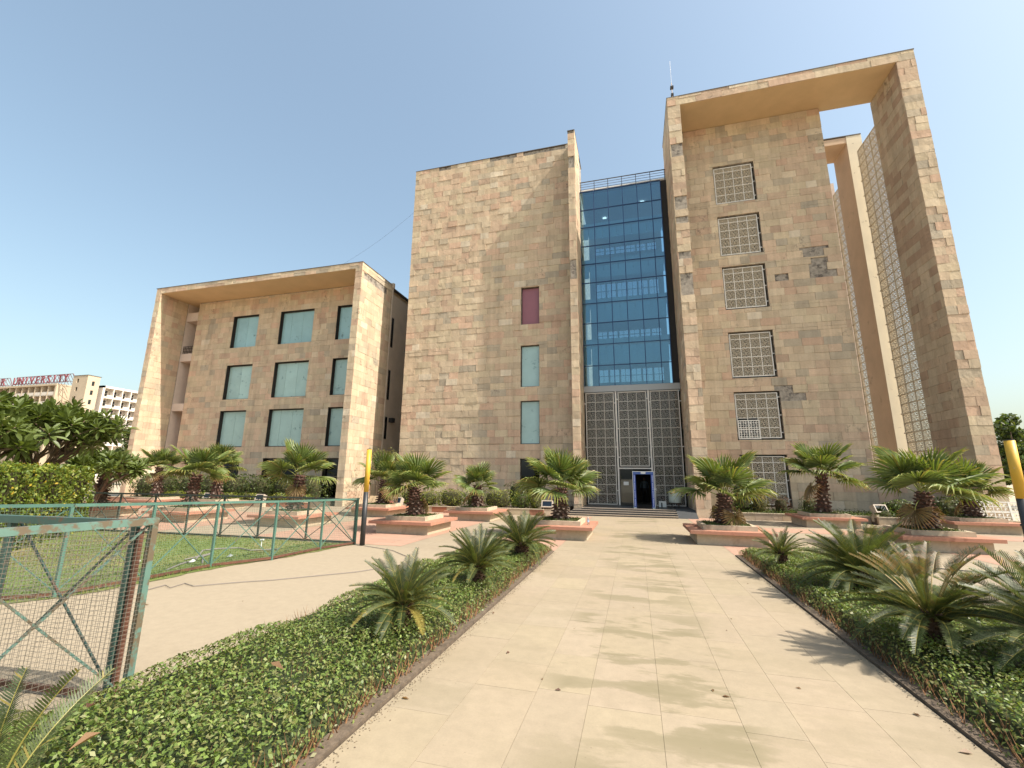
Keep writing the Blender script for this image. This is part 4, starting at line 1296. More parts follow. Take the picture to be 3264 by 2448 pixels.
# clipped hedge at the left end of the lawn
hx = thing('clipped_hedge', 'big clipped yellow green hedge left of the lawn under the flowering tree', 'hedge', (-15.9, 8.9, 0))
A = np.array([-12.6, 5.2]); B = np.array([-18.25, 11.45]); dv = (B - A) / np.linalg.norm(B - A); nv = np.array([dv[1], -dv[0]])   # nv faces the lawn
if nv[0] < 0: nv = -nv
Lh = np.linalg.norm(B - A); Hh = 2.12; Th = 1.5


def hedge_pts(n):
    u = nrng.uniform(0, Lh, n); f = nrng.uniform(0, 1, n)
    q = nrng.uniform(0, 1, n)
    side = q < .62; top = (q >= .62) & (q < .88); end = q >= .88
    w = np.where(side, 0, np.where(top, nrng.uniform(0, Th, n), nrng.uniform(0, Th, n)))
    z = np.where(top, Hh, nrng.uniform(0, Hh, n))
    u = np.where(end, Lh, u)
    lump = .07 * np.sin(3 * u + 2 * z) + .05 * np.sin(7 * u - 5 * z + 4 * w)
    dep = np.abs(nrng.normal(0, .07, n)) - lump
    N = np.zeros((n, 3)); N[side, :2] = nv; N[top, 2] = 1; N[end, :2] = dv
    # rounded top edge
    xy = A + dv * u[:, None] - nv * w[:, None]
    P = np.concatenate([xy, z[:, None]], 1) - N * dep[:, None]
    rnd = np.clip((z - (Hh - .25)) / .25, 0, 1) ** 2 * .14
    P[:, :2] -= nv * (rnd * side)[:, None]
    return P, N


P, N = hedge_pts(13000)
v, t = leaf_quads(P - np.array([-15.9, 8.9, 0]), N, .105, [(.15, .20, .03), (.18, .23, .035), (.11, .16, .028), (.24, .25, .045), (.09, .13, .025)], .6)
yel = nrng.uniform(0, 1, len(t)) < .03; t[yel] = (.42, .30, .03)
link('foliage', np_mesh('foliage', v, 4, t, M_leaf), hx, kind='stuff')
s = MB()
c4 = [A - dv * -.15 - nv * .16, B - dv * .15 - nv * .16, B - dv * .15 - nv * (Th - .1), A - dv * -.15 - nv * (Th - .1)]
s.idx([(p[0] + 15.9, p[1] - 8.9, z) for z in (0, Hh - .16) for p in c4], [(4, 5, 6, 7), (0, 1, 5, 4), (1, 2, 6, 5), (2, 3, 7, 6), (3, 0, 4, 7)], (.3, .35, .15))
s.build('stems', M_bark, hx)

# =================================================================== BIG LEAVED FLOWERING TREES (frangipani)
def rosette(seed):
    r = random.Random(seed); s = MB()
    for k in range(21):
        f = k / 20; az = k * 2.39996; el = R(70 - 95 * f) + r.uniform(-.15, .15)
        L = .36 * r.uniform(.75, 1.1); W = .105
        d = Vector((math.cos(az) * math.cos(el), math.sin(az) * math.cos(el), math.sin(el)))
        t = Vector((-math.sin(az), math.cos(az), 0)); nn = d.cross(t)
        if nn.z < 0: nn = -nn
        k_ = r.uniform(.75, 1.25); c = (.11 * k_, .145 * k_, .038 * k_)
        st = Vector((0, 0, -.12 * f)) + d * .04
        prof = [(0, .08), (.3, .75), (.6, 1.0), (.85, .62), (1.0, 0.05)]
        for (a, wa), (b_, wb) in zip(prof[:-1], prof[1:]):
            pa = st + d * L * a - Vector((0, 0, .07 * a * a)); pb = st + d * L * b_ - Vector((0, 0, .07 * b_ * b_))
            for sg in (-1, 1):
                s.face([pa, pa + t * sg * W / 2 * wa + nn * .02 * wa, pb + t * sg * W / 2 * wb + nn * .02 * wb, pb], c if sg > 0 else tuple(q * .92 for q in c))
    return s.mesh('leaf_rosette', M_gloss)


ROS = [rosette(k) for k in range(3)]
s = MB()
for k in range(9):
    a = k * 2.4; el = .5 + .05 * k
    for j in range(5):
        b_ = a + j * 1.256; c = Vector((.07 * math.cos(a), .07 * math.sin(a), .03 * k * .5))
        d = Vector((math.cos(b_) * .045, math.sin(b_) * .045, .015)); t = Vector((-math.sin(b_), math.cos(b_), 0)) * .018
        s.face([c, c + d * .6 + t, c + d, c + d * .6 - t], (.75, .75, .68))
FLW = s.mesh('flower_cluster', M_leaf)


def frangipani(lab, base, h, spread, nros, flowers, seed, bias=(0, 0)):
    r = random.Random(seed); p = thing('frangipani_tree', lab, 'tree', base, 0)
    s = MB(); tips = []
    def branch(o, d, L, rad, depth):
        e = o + d * L
        s.tube([o, o + d * L * .5 + Vector((r.uniform(-.04, .04), r.uniform(-.04, .04), 0)), e], [rad, rad * .85, rad * .7], 6)
        if depth == 0: tips.append((e, d)); return
        for k in range(r.choice((2, 3, 3))):
            a = r.uniform(0, 6.28); nd = (d + Vector((math.cos(a) * spread + bias[0], math.sin(a) * spread + bias[1], r.uniform(.0, .5)))).normalized()
            branch(e, nd, L * r.uniform(.6, .85), rad * .66, depth - 1)
    k = 0
    while len(tips) < nros:
        a = 2.1 * k + r.uniform(-.3, .3)
        branch(Vector((0, 0, 0)), Vector((.38 * math.cos(a), .38 * math.sin(a), 1)).normalized(), h * .42, .085, 3); k += 1
    zmax = max(t[0].z for t in tips)
    f = h / zmax
    s.v = [(x * f, y * f, z * f) for x, y, z in s.v]
    s.build('trunk', M_bark, p)
    r.shuffle(tips)
    for i, (e, d) in enumerate(tips[:nros]):
        o = link('leaf_rosette', ROS[i % 3], p, loc=e * f); o.rotation_euler = (d.to_track_quat('Z', 'Y').to_euler().x * .5, d.to_track_quat('Z', 'Y').to_euler().y * .5, r.uniform(0, 6.28)); q = r.uniform(.95, 1.35); o.scale = (q, q, q)
        if i < flowers:
            o2 = link('flower_cluster', FLW, p, loc=e * f + Vector((0, 0, .12))); o2.rotation_euler = (0, 0, i)
    return p


frangipani('broad frangipani tree with white flowers behind the clipped hedge', (-20.6, 10.6, 0), 4.3, .72, 250, 26, 5)
frangipani('frangipani with dark forked trunk at the far left edge', (-19.9, 8.1, 0), 4.1, .8, 110, 12, 9)
frangipani('small low frangipani beside the left fin and planter', (-22.9, 14.3, 0), 2.9, .8, 60, 3, 12, (.12, 0))

# sparse bush in the gap between the blocks
gb = thing('sparse_tree', 'thin sparse tree in the gap between the two blocks', 'tree', (-16.2, 26.3, .0))
s = MB(); r = random.Random(4); tips = []
for k in range(5):
    a = k * 1.3; p1 = Vector((.35 * math.cos(a), .25 * math.sin(a), 2.0)); p2 = p1 + Vector((.6 * math.cos(a + .5), .4 * math.sin(a), 1.3 + .4 * r.random()))
    s.tube([(0, 0, 0), p1, p2], [.03, .022, .008], 5); tips += [p1 + (p2 - p1) * q for q in (.3, .5, .7, .85, 1)]
s.build('trunk', M_bark, gb)
P = np.concatenate([np.array(t)[None] + nrng.normal(0, .22, (28, 3)) for t in tips])
v, t = leaf_quads(P, np.tile(np.array([[0, 0, 1.]]), (len(P), 1)), .12, [(.20, .19, .07), (.14, .15, .05), (.10, .12, .04)], .8)
link('foliage', np_mesh('foliage', v, 4, t, M_leaf), gb, kind='stuff')

# =================================================================== DISTANT TREES
def big_tree(lab, base, h, cr, n, cols, seed, size=.42):
    r = random.Random(seed); p = thing('broadleaf_tree', lab, 'tree', base)
    s = MB(); s.tube([(0, 0, 0), (.1, 0, h * .3), (0, .1, h * .6)], [.22, .17, .09], 8)
    cl = []
    for k in range(26):
        a = r.uniform(0, 6.28); q = r.uniform(.2, 1) ** .6; z = h * r.uniform(.3, .95); w = cr * q * math.sin(math.pi * min(.98, (z / h - .22) / .8 + .08))
        c = Vector((w * math.cos(a), w * math.sin(a), z)); cl.append(c)
        if k < 12: s.tube([(0, 0, h * .35), c * .6 + Vector((0, 0, h * .15)), c], [.08, .05, .015], 5)
    s.build('trunk', M_bark, p)
    per = n // len(cl)
    P = []; N = []
    for c in cl:
        d = nrng.normal(0, 1, (per, 3)); d /= np.linalg.norm(d, axis=1, keepdims=True)
        rr = cr * r.uniform(.22, .42)
        P.append(np.array(c)[None] + d * rr * nrng.uniform(.5, 1.05, (per, 1)) * np.array([1, 1, .75])); N.append(d)
    P = np.concatenate(P); N = np.concatenate(N)
    v, t = leaf_quads(P, N, size, cols, .6, .45)
    link('crown', np_mesh('crown', v, 4, t, M_leaf), p, kind='stuff')
    return p


big_tree('pointed dark tree just right of the tower pier', (30.8, 47.5, 0), 7.6, 2.4, 4500, GREEN + DARK, 1)
big_tree('leafy dark tree cut by the right edge behind the yellow pole', (34.3, 48.5, 0), 7.3, 3.0, 5000, DARK + GREEN, 2)
big_tree('small bright green tree low beside the tower pier', (29.4, 44.0, 0), 4.9, 1.7, 2600, GREEN, 3)
big_tree('dark narrow tree in front of the balcony block, by the left fin', (-88.5, 60, 0), 10.2, 3.4, 3500, DARK, 4, .6)
big_tree('low dark tree below the balcony block', (-84, 58, 0), 5.5, 4.0, 3000, DARK, 5, .6)

# =================================================================== FENCES
def fence(name, lab, nodes, paint, wire, hz, cell=.05, wt=.0035, post=.045, rail=.05, bottom=M_frust, twist=True):
    """nodes: (x, y, top z) post positions"""
    f = link(name, None, label=lab, cat='fence')
    o = Vector((nodes[0][0], nodes[0][1], 0)); f.location = o
    pts = [Vector((x, y, 0)) - o for x, y, h in nodes]; hs = [n[2] for n in nodes]
    for p, h in zip(pts, hs):
        s = MB(); s.bar(p + Vector((0, 0, -.05)), p + Vector((0, 0, h - rail)), post, post); s.build('post', paint, f)
    for a, b_, ha, hb in zip(pts[:-1], pts[1:], hs[:-1], hs[1:]):
        d = (b_ - a).normalized()
        A_ = a + d * post * .5; B_ = b_ - d * post * .5
        s = MB(); s.bar(a - d * post * .49 + Vector((0, 0, ha - rail / 2)), b_ - d * post * .51 + Vector((0, 0, hb - rail / 2)), rail, rail); s.build('top_rail', paint, f)
        s = MB(); s.bar(A_ + Vector((0, 0, .05)), B_ + Vector((0, 0, .05)), .035, .05); s.build('bottom_rail', bottom, f)
        nrm = d.cross(Vector((0, 0, 1))) * .024
        for q in (0, 1):
            z0, z1 = ((.08, hb - rail), (ha - rail, .08))[q]
            s = MB(); s.bar(A_ + Vector((0, 0, z0)) + nrm * (1 if q else 1.9), B_ + Vector((0, 0, z1)) + nrm * (1 if q else 1.9), .017, .017); s.build('brace', paint, f)
        s = MB(); L = (b_ - a).length
        nv_ = int(L / cell); nh = int((min(ha, hb) - .1) / cell)
        for k in range(1, nv_):
            p = a + (b_ - a) * k / nv_; hh = ha + (hb - ha) * k / nv_
            s.bar(p + Vector((0, 0, .07)) - nrm, p + Vector((0, 0, hh - rail)) - nrm, wt, wt, n=3)
        for k in range(nh):
            z = .09 + (min(ha, hb) - rail - .1) * k / nh
            s.bar(a + Vector((0, 0, z)) - nrm * 1.15, b_ + Vector((0, 0, z)) - nrm * 1.15, wt, wt, n=3)
        s.build('wire_mesh', wire, f)
    return f


fence('mesh_fence', 'green painted mesh fence with crossed braces along the walkway side of the lawn',
      [(-8.02, 11.96, 1.31), (-8.3, 10.8, 1.32), (-8.38, 9.2, 1.36), (-8.93, 8.08, 1.38), (-9.0, 6.75, 1.42), (-9.12, 5.47, 1.46), (-10.3, 4.55, 1.46), (-11.8, 3.5, 1.46)], M_fgreen, M_wireg, None, .045, .003)
fence('mesh_fence', 'dark painted mesh fence along the back edge of the lawn',
      [(-18.6, 11.6, 1.30), (-17.2, 11.68, 1.30), (-15.7, 11.75, 1.30), (-14.3, 11.82, 1.30), (-12.92, 11.88, 1.30), (-11.5, 11.93, 1.30), (-9.75, 11.97, 1.30), (-8.08, 11.98, 1.28)], M_fdark, M_wire, None, .06, .003, bottom=M_fdark)
fence('mesh_barrier', 'worn rusty green barrier panel with chipped paint nearest the camera',
      [(-4.46, 3.36, 1.56), (-4.72, 2.0, 1.56), (-4.98, .6, 1.56)], M_fworn, M_wire, None, .038, .004, .055, .062)
fence('mesh_barrier', 'green and rust barrier panel crossing the walkway behind the worn one',
      [(-4.60, 3.30, 1.545), (-6.1, 3.18, 1.545), (-7.6, 3.06, 1.545)], M_fshade, M_wire, None, .045, .004, .055, .07)
s = MB(); s.bar((-4.525, 3.30, 0), (-4.525, 3.30, 1.46), .04, .035)
tag(s.build('steel_stake', M_frust), 'rusted red steel stake clamped between the two barrier panels', 'stake')

# lawn grass blades
n = 26000
lx = nrng.uniform(-16.5, -8.2, n); ly = 4.6 + 7.3 * nrng.uniform(0, 1, n)
lim = np.interp(ly, [4.6, 5.5, 8.1, 9.6, 12], [-9.9, -9.0, -8.78, -8.35, -8.05])
hedge_lim = np.interp(ly, [4.6, 8.9, 11.5], [-12.2, -15.7, -18])
keep = (lx < lim) & (lx > hedge_lim)
lx, ly = lx[keep], ly[keep]; n = len(lx)
h = nrng.uniform(.02, .055, n) * np.where(np.abs(lx - np.interp(ly, [4.6, 5.5, 8.1, 9.6, 12], [-9.9, -9.0, -8.78, -8.35, -8.05])) < .35, 1.7, 1)
a = nrng.uniform(0, 6.28, n); v = np.zeros((n, 3, 3)); w = .010
v[:, 0] = np.stack([lx - w * np.cos(a), ly - w * np.sin(a), 0 * h + .005], 1); v[:, 1] = np.stack([lx + w * np.cos(a), ly + w * np.sin(a), 0 * h + .005], 1)
v[:, 2] = np.stack([lx + nrng.normal(0, .02, n), ly + nrng.normal(0, .02, n), h], 1)
dry = (np.sin(.9 * lx + 1.7) + np.sin(1.3 * ly - .8 * lx) + nrng.normal(0, .5, n)) > .9
cols = np.array([(.13, .185, .045), (.11, .165, .04), (.16, .20, .055)])[nrng.integers(0, 3, n)] * nrng.uniform(.8, 1.2, (n, 1)); cols[dry] = (.20, .16, .065)
link('lawn_grass', np_mesh('lawn_grass', v.reshape(-1, 3), 3, cols, M_leaf), label='short mown grass with dry patches inside the mesh fence', kind='stuff')
n = 9000
gx_ = nrng.uniform(-8.5, -4.62, n); gy_ = nrng.uniform(.3, 2.98, n); h = nrng.uniform(.03, .12, n); a = nrng.uniform(0, 6.28, n); w = .006; v = np.zeros((n, 3, 3))
v[:, 0] = np.stack([gx_ - w * np.cos(a), gy_ - w * np.sin(a), 0 * h], 1); v[:, 1] = np.stack([gx_ + w * np.cos(a), gy_ + w * np.sin(a), 0 * h], 1); v[:, 2] = np.stack([gx_ + nrng.normal(0, .035, n), gy_ + nrng.normal(0, .035, n), h], 1)
cols = np.array([(.085, .13, .03), (.07, .115, .025), (.14, .13, .05)])[nrng.integers(0, 3, n)] * nrng.uniform(.8, 1.2, (n, 1))
link('verge_grass', np_mesh('verge_grass', v.reshape(-1, 3), 3, cols, M_leaf), label='rough grass beside the barrier panels at bottom left', kind='stuff')

# =================================================================== POLES
M_yel = simple('yellow_paint', (.62, .36, .035), .5, noise=.1, nscale=5, dirt=((.45, .42, .38), 7, .70, .74))
M_blk = simple('black_paint', (.028, .028, .03), .45, noise=.2, nscale=5, dirt=((.3, .3, .29), 8, .72, .76))


def bollard(lab, x, y, zy, zt, r):
    p = thing('striped_pole', lab, 'pole', (x, y, 0), 0, 'yellow and black poles')
    s = MB(); s.lathe([(r, -.05), (r, zy)], 20); s.build('black_section', M_blk, p, True)
    s = MB(); s.lathe([(r * 1.003, zy), (r * 1.003, zt)], 20); s.build('yellow_section', M_yel, p, True)
    s = MB(); s.lathe([(r * .93, zt), (r * .93, zt + .02)], 20); s.build('cap', M_blk, p)
    return p


bollard('yellow and black pole at the right end of the lawn fence', -7.72, 11.88, 1.5, 2.74, .073)
pr = bollard('scuffed yellow and black pole at the right edge of the picture', 6.78, 10.5, 1.69, 2.74, .078)
s = MB()
for k in range(4): s.lathe([(.09, 1.2 - k * .28), (.098, 1.22 - k * .28), (.09, 1.24 - k * .28)], 16)
s.build('strap', M_blk, pr)

# =================================================================== SMALL THINGS
# walk-through metal detector
M_blue = simple('blue_panel', (.02, .055, .28), .4, noise=.08, nscale=3)
gt = thing('metal_detector', 'blue walk-through metal detector gate standing in the doorway', 'detector', (.4, 26.55, .338))
M_wht = simple('white_plastic', (.62, .64, .62), .5)
for x0 in (-.55, .42):
    s = MB(); s.box(x0, x0 + .14, -.06, .42, .0, 1.86); pan = s.build('side_panel', M_blue, gt)
    s = MB()
    for k in range(46):
        if k % 12 != 11: s.box(x0 + .045 + .004 * (k % 3), x0 + .095 - .004 * (k % 2), -.066, -.061, .12 + k * .037, .143 + k * .037 + .004 * (k % 2))
    s.build('printed_marks', simple('pale_marks', (.45, .52, .75), .5), pan)
    s = MB(); s.box(x0 + .01, x0 + .13, -.07, .43, 0, .06); s.build('foot', M_wht, pan)
s = MB(); s.box(-.55, .56, -.06, .42, 1.862, 2.0); s.build('header', simple('header_blue', (.05, .10, .30), .4), gt)
s = MB(); s.box(-.12, .14, -.068, -.061, 1.89, 1.985); s.build('display', M_wht, gt)
s = MB(); s.box(-.575, -.552, -.065, .425, 0, 2.03); s.box(.562, .585, -.065, .425, 0, 2.03); s.box(-.552, .562, -.065, .425, 2.002, 2.03); s.build('edge_trim', M_wht, gt)

# person in the lobby
pm = bpy.data.meshes.new('person')
J = [(0, 0, .92), (0, 0, 1.12), (0, -.01, 1.34), (0, -.02, 1.47), (0, -.03, 1.60), (0, -.03, 1.70),
     (.10, 0, .86), (.11, -.03, .48), (.11, 0, .07), (.12, -.14, .03), (-.10, 0, .86), (-.11, .02, .48), (-.11, .05, .07), (-.12, -.09, .03),
     (.19, 0, 1.38), (.25, .02, 1.12), (.22, -.14, .93), (.21, -.20, .87), (-.19, 0, 1.38), (-.25, .03, 1.12), (-.23, -.06, .88), (-.22, -.09, .80)]
E_ = [(0, 1), (1, 2), (2, 3), (3, 4), (4, 5), (0, 6), (6, 7), (7, 8), (8, 9), (0, 10), (10, 11), (11, 12), (12, 13), (2, 14), (14, 15), (15, 16), (16, 17), (2, 18), (18, 19), (19, 20), (20, 21)]
RA = [.15, .14, .16, .06, .095, .07, .095, .065, .05, .04, .095, .065, .05, .04, .065, .05, .038, .035, .065, .05, .038, .035]
pm.from_pydata(J, E_, []); pm.update()
po = link('person', pm, loc=(.55, 32.4, .34), label='person in a pale blue shirt standing in the dark lobby', cat='person')
md = po.modifiers.new('Skin', 'SKIN')
for i, r_ in enumerate(RA): pm.skin_vertices[0].data[i].radius = (r_, r_ * .72)
pm.skin_vertices[0].data[0].use_root = True
po.modifiers.new('Sub', 'SUBSURF').levels = 2; po.modifiers['Sub'].render_levels = 2
mp_, n_, b_ = mat_new('person_cloth')
g_ = n_.nodes.new('ShaderNodeTexCoord'); sx = n_.nodes.new('ShaderNodeSeparateXYZ'); n_.links.new(g_.outputs['Object'], sx.inputs[0])
dvd = n_.nodes.new('ShaderNodeMath'); dvd.operation = 'DIVIDE'; dvd.inputs[1].default_value = 1.8; n_.links.new(sx.outputs['Z'], dvd.inputs[0])
rr_ = ramp(n_, dvd.outputs[0], [(0, (.03, .03, .035)), (.54, (.03, .03, .035)), (.545, (.16, .22, .28)), (.815, (.16, .22, .28)), (.82, (.30, .17, .11)), (.925, (.30, .17, .11)), (.93, (.02, .015, .012))])
rr_.color_ramp.interpolation = 'CONSTANT'; n_.links.new(rr_.outputs[0], b_.inputs['Base Color']); pm.materials.append(mp_)

# water tank
wt_ = thing('water_tank', 'white plastic water tank on a dark stand beside the entrance', 'water tank', (2.12, 27.75, .338))
s = MB(); s.lathe([(.31, .30), (.345, .31), (.345, .33), (.33, .36), (.345, .39), (.345, .6), (.335, .62), (.345, .64), (.345, .88), (.33, .92), (.2, .96), (.17, .97)], 28); s.build('body', simple('tank_plastic', (.50, .56, .50), .45, noise=.06, nscale=3), wt_, True)
s = MB(); s.lathe([(.17, .965), (.17, 1.01), (.15, 1.03), (.05, 1.035)], 20); s.build('lid', M_wht, wt_)
s = MB(); s.idx([(-.27, -.243, .78), (-.16, -.315, .78), (-.16, -.315, .86), (-.27, -.243, .86)], [(0, 1, 2, 3)]); s.box(-.25, -.16, -.335, -.33, .78, .85); s.build('label_plate', M_dark, wt_)
s = MB()
for a in (0, 1, 2, 3): s.bar((.26 * math.cos(a * 1.571 + .78), .26 * math.sin(a * 1.571 + .78), 0), (.26 * math.cos(a * 1.571 + .78), .26 * math.sin(a * 1.571 + .78), .29), .04)
s.lathe([(.33, .26), (.33, .295)], 20); s.build('stand', M_bronze, wt_)
s = MB(); s.tube([(-.1, -.33, .42), (-.1, -.40, .42), (-.1, -.41, .38)], .015, 6); s.build('tap', M_alu, wt_)
bx = thing('white_box', 'small white box with a dark arched slot near the water tank', 'box', (1.42, 27.75, .338))
s = MB(); s.box(-.2, .2, -.13, .13, .03, .36); s.build('body', M_wht, bx)
s = MB(); s.box(-.08, -.01, -.14, -.131, .03, .25); s.lathe([(.035, 0), (.035, .008)], 12); s.v[-24:] = [(x - .045, -.131 - z, y + .25) for x, y, z in s.v[-24:]]; s.build('slot', M_dark, bx)
mb_ = thing('meter_box', 'small grey box on a thin post right of the detector gate', 'box', (1.08, 28.2, .338))
s = MB(); s.box(-.08, .08, -.05, .05, .92, 1.10); s.build('housing', M_alu, mb_)
s = MB(); s.bar((-.06, 0, 0), (-.06, 0, .92), .025); s.build('post', M_alu, mb_)
s = MB(); s.box(-.05, .05, -.056, -.051, .98, 1.06); s.build('dial', M_wht, mb_)

# floodlights
def floodlight(lab, x, y, rz, z0=.3, k=1.0):
    p = thing('floodlight', lab, 'floodlight', (x, y, z0 - .3), rz, 'box floodlights aimed at the facades')
    s = MB(); s.box(-.30 * k, .30 * k, -.12, .2, 0, .33); s.build('plinth', M_base, p)
    s = MB(); t = R(25)
    def tr(x_, y_, z_): return (x_, y_ * math.cos(t) + z_ * math.sin(t), .36 + z_ * math.cos(t) - y_ * math.sin(t))
    def bxx(mb, a): 
        st_ = len(mb.v); mb.box(*a); mb.v[st_:] = [tr(*q) for q in mb.v[st_:]]
    bxx(s, (-.30 * k, -.25 * k, -.18, .10, 0, .38)); bxx(s, (.25 * k, .30 * k, -.18, .10, 0, .38)); bxx(s, (-.25 * k, .25 * k, -.18, .10, 0, .05)); bxx(s, (-.25 * k, .25 * k, -.18, .10, .33, .38)); bxx(s, (-.25 * k, .25 * k, .06, .10, .05, .33))
    s.build('housing', simple('lamp_housing', (.40, .34, .28), .6, noise=.1, nscale=4), p)
    s = MB(); bxx(s, (-.25 * k, .25 * k, -.15, -.145, .05, .33)); s.build('glass', M_dglass, p)
    s = MB(); bxx(s, (-.12 * k, .12 * k, .0, .03, .14, .22)); bxx(s, (-.25 * k, .25 * k, .05, .058, .05, .33)); s.build('lamp', simple('lamp_inner', (.20, .16, .13), .5), p)


floodlight('box floodlight left of the entrance, behind the bottle bench palm', -4.6, 24.0, .05, .3)
floodlight('box floodlight beside the palm right of the left pole', -13.2, 23.5, -.05, .3)
floodlight('box floodlight behind the tower kerb wall, aimed at the camera side', 10.9, 25.15, .3, .42)
floodlight('box floodlight under the left palm of the left block', -26.5, 23.1, 0, .3)
floodlight('box floodlight under the tall palm of the left block', -22.4, 23.1, 0, .3)

# leaning plank, bundle, white lattice panel
pk = thing('wooden_plank', 'wide pale wooden board leaning against the bed behind the left pole', 'plank', (-14.75, 23.2, 0))
M_ply = simple('plywood', (.42, .30, .18), .8, noise=.2, nscale=3)
s = MB()
for k in range(3):
    s.idx([(-.25 + .26 * k, -.25, 0), (-.02 + .26 * k, -.25, 0), (.02 + .26 * k, .28, .82), (-.21 + .26 * k, .28, .82), (-.25 + .26 * k, -.22, 0), (-.02 + .26 * k, -.22, 0), (.02 + .26 * k, .31, .82), (-.21 + .26 * k, .31, .82)], [(0, 1, 2, 3), (7, 6, 5, 4), (0, 4, 5, 1), (1, 5, 6, 2), (2, 6, 7, 3), (3, 7, 4, 0)])
s.build('board', M_ply, pk)
bu = thing('cloth_bundle', 'small bundle of blue cloth with a pink top beside the palm', 'bundle', (-12.95, 22.4, 0))
s = MB(); s.lathe([(.12, .0), (.2, .1), (.19, .28), (.12, .42), (.05, .46)], 12); s.build('blue_cloth', simple('blue_cloth', (.06, .10, .22), .9, noise=.3, nscale=6), bu, True)
s = MB(); s.lathe([(.05, .45), (.11, .50), (.12, .58), (.05, .65)], 10); s.build('pink_cloth', simple('pink_cloth', (.55, .18, .2), .9), bu, True)
lp = thing('lattice_panel_sheet', 'white cast lattice panel leaning behind the rightmost planter', 'panel', (14.5, 24.95, .24))
lp.rotation_euler = (R(-10), 0, R(-3))
s = MB()
Wp, Hp = 2.3, .88
for k in range(3): s.box(Wp * k / 2 - .025, Wp * k / 2 + .025, 0, .05, 0, Hp); s.box(0.026, Wp - .026, .004, .046, Hp * k / 2 * .985, Hp * k / 2 * .985 + .045)
fr_ = s.build('frame', M_white_steel, lp)
for i in range(2):
    for j in range(2):
        for p in range(4):
            for q in range(2):
                s = MB(); x = Wp / 2 * i + .03 + (Wp / 2 - .06) * p / 4; z = Hp / 2 * j + .045 + (Hp / 2 - .05) * q / 2; w = (Wp / 2 - .06) / 4; h = (Hp / 2 - .05) / 2
                s.box(x, x + w, .008, .042, z, z + .03); s.box(x, x + .03, .009, .041, z + .03, z + h); s.box(x + w * .45, x + w * .8, .01, .04, z + h * .55, z + h * .75); s.box(x + w * .45, x + w * .62, .011, .039, z + h * .28, z + h * .55)
                s.build('lattice_tile', M_white_steel, fr_)

# bottle on the bench
bo_ = thing('water_bottle', 'clear plastic water bottle standing on the bench left of the path', 'bottle', (-1.62, 15.75, .426))
s = MB(); s.lathe([(.033, 0), (.037, .01), (.037, .07), (.033, .08), (.037, .09), (.037, .16), (.015, .215), (.014, .235)], 14); s.build('body', make_glass('pet', (1, 1, 1), (.85, .92, .97), .12), bo_, True)
s = MB(); s.lathe([(.0375, .09), (.0375, .14)], 14); s.build('label_band', simple('bottle_band', (.35, .5, .75), .5), bo_)
s = MB(); s.lathe([(.017, .232), (.017, .255)], 10); s.build('cap', M_wht, bo_)

# cables, hose, sprinkler
s = MB(); s.tube([(-8.2, 6.2, .012), (-8.25, 6.6, .012), (-7.95, 6.45, .02), (-8.05, 6.8, .012), (-7.7, 6.69, .012), (-7.19, 7.18, .012), (-6.75, 7.5, .012), (-5.7, 8.62, .012), (-5.2, 9.6, .012), (-5.6, 10.6, .012), (-6.4, 11.3, .012), (-7.55, 11.75, .012)], .008, 5)
tag(s.build('cable', simple('grey_cable', (.20, .17, .15), .6)), 'thin grey cable snaking across the pale walkway', 'cable')
s = MB(); s.tube([(4.95, 13.35, .012), (6.07, 13.22, .012), (6.7, 13.1, .012), (7.31, 12.9, .012)] + [(7.75 + (.55 + .05 * k / 8) * math.cos(2.6 + k * .5), 12.55 + .35 * math.sin(2.6 + k * .5), .012 + .0012 * k) for k in range(34)], .012, 5)
tag(s.build('cable', simple('black_cable', (.02, .02, .022), .5)), 'black cable lying in a loose coil on the right paving', 'cable')
s = MB(); s.tube([(-9.4, 7.5, .03), (-9.73, 8.05, .03), (-9.91, 8.56, .03), (-10.9, 9.58, .035), (-10.8, 9.93, .03), (-10.44, 10.22, .03), (-9.8, 10.0, .03), (-9.3, 10.4, .03)], .016, 6)
s.tube([(-10.14, 8.48, .03), (-10.3, 9.3, .03), (-10.1, 8.9, .035), (-9.4, 8.3, .03)], .016, 6)
tag(s.build('garden_hose', simple('grey_hose', (.20, .18, .17), .6)), 'grey garden hose looped on the lawn', 'hose')
sp = thing('sprinkler', 'small white sprinkler stake standing in the lawn', 'sprinkler', (-10.0, 10.55, 0))
s = MB(); s.tube([(0, 0, 0), (0, 0, .2)], .015, 6); s.build('stake', M_wht, sp)
s = MB(); s.tube([(-.05, 0, .2), (.06, 0, .22)], .022, 6); s.build('nozzle', M_wht, sp)
for i, (x, y, lab) in enumerate([(-9.8, 8.3, 'crumpled white paper scrap beside the hose loop on the lawn'), (-10.9, 7.9, 'white paper scrap on the lawn behind the barrier post'), (-9.6, 9.1, 'tiny white scrap in the middle of the lawn')]):
    s = MB(); s.idx([(0, 0, .02), (.09, .02, .03), (.11, .08, .05), (.02, .09, .03), (.05, .05, .09)], [(0, 1, 4), (1, 2, 4), (2, 3, 4), (3, 0, 4)])
    o = s.build('paper_scrap', M_wht, None, label=lab, cat='litter', group='paper scraps on the lawn'); o.location = (x, y, 0)

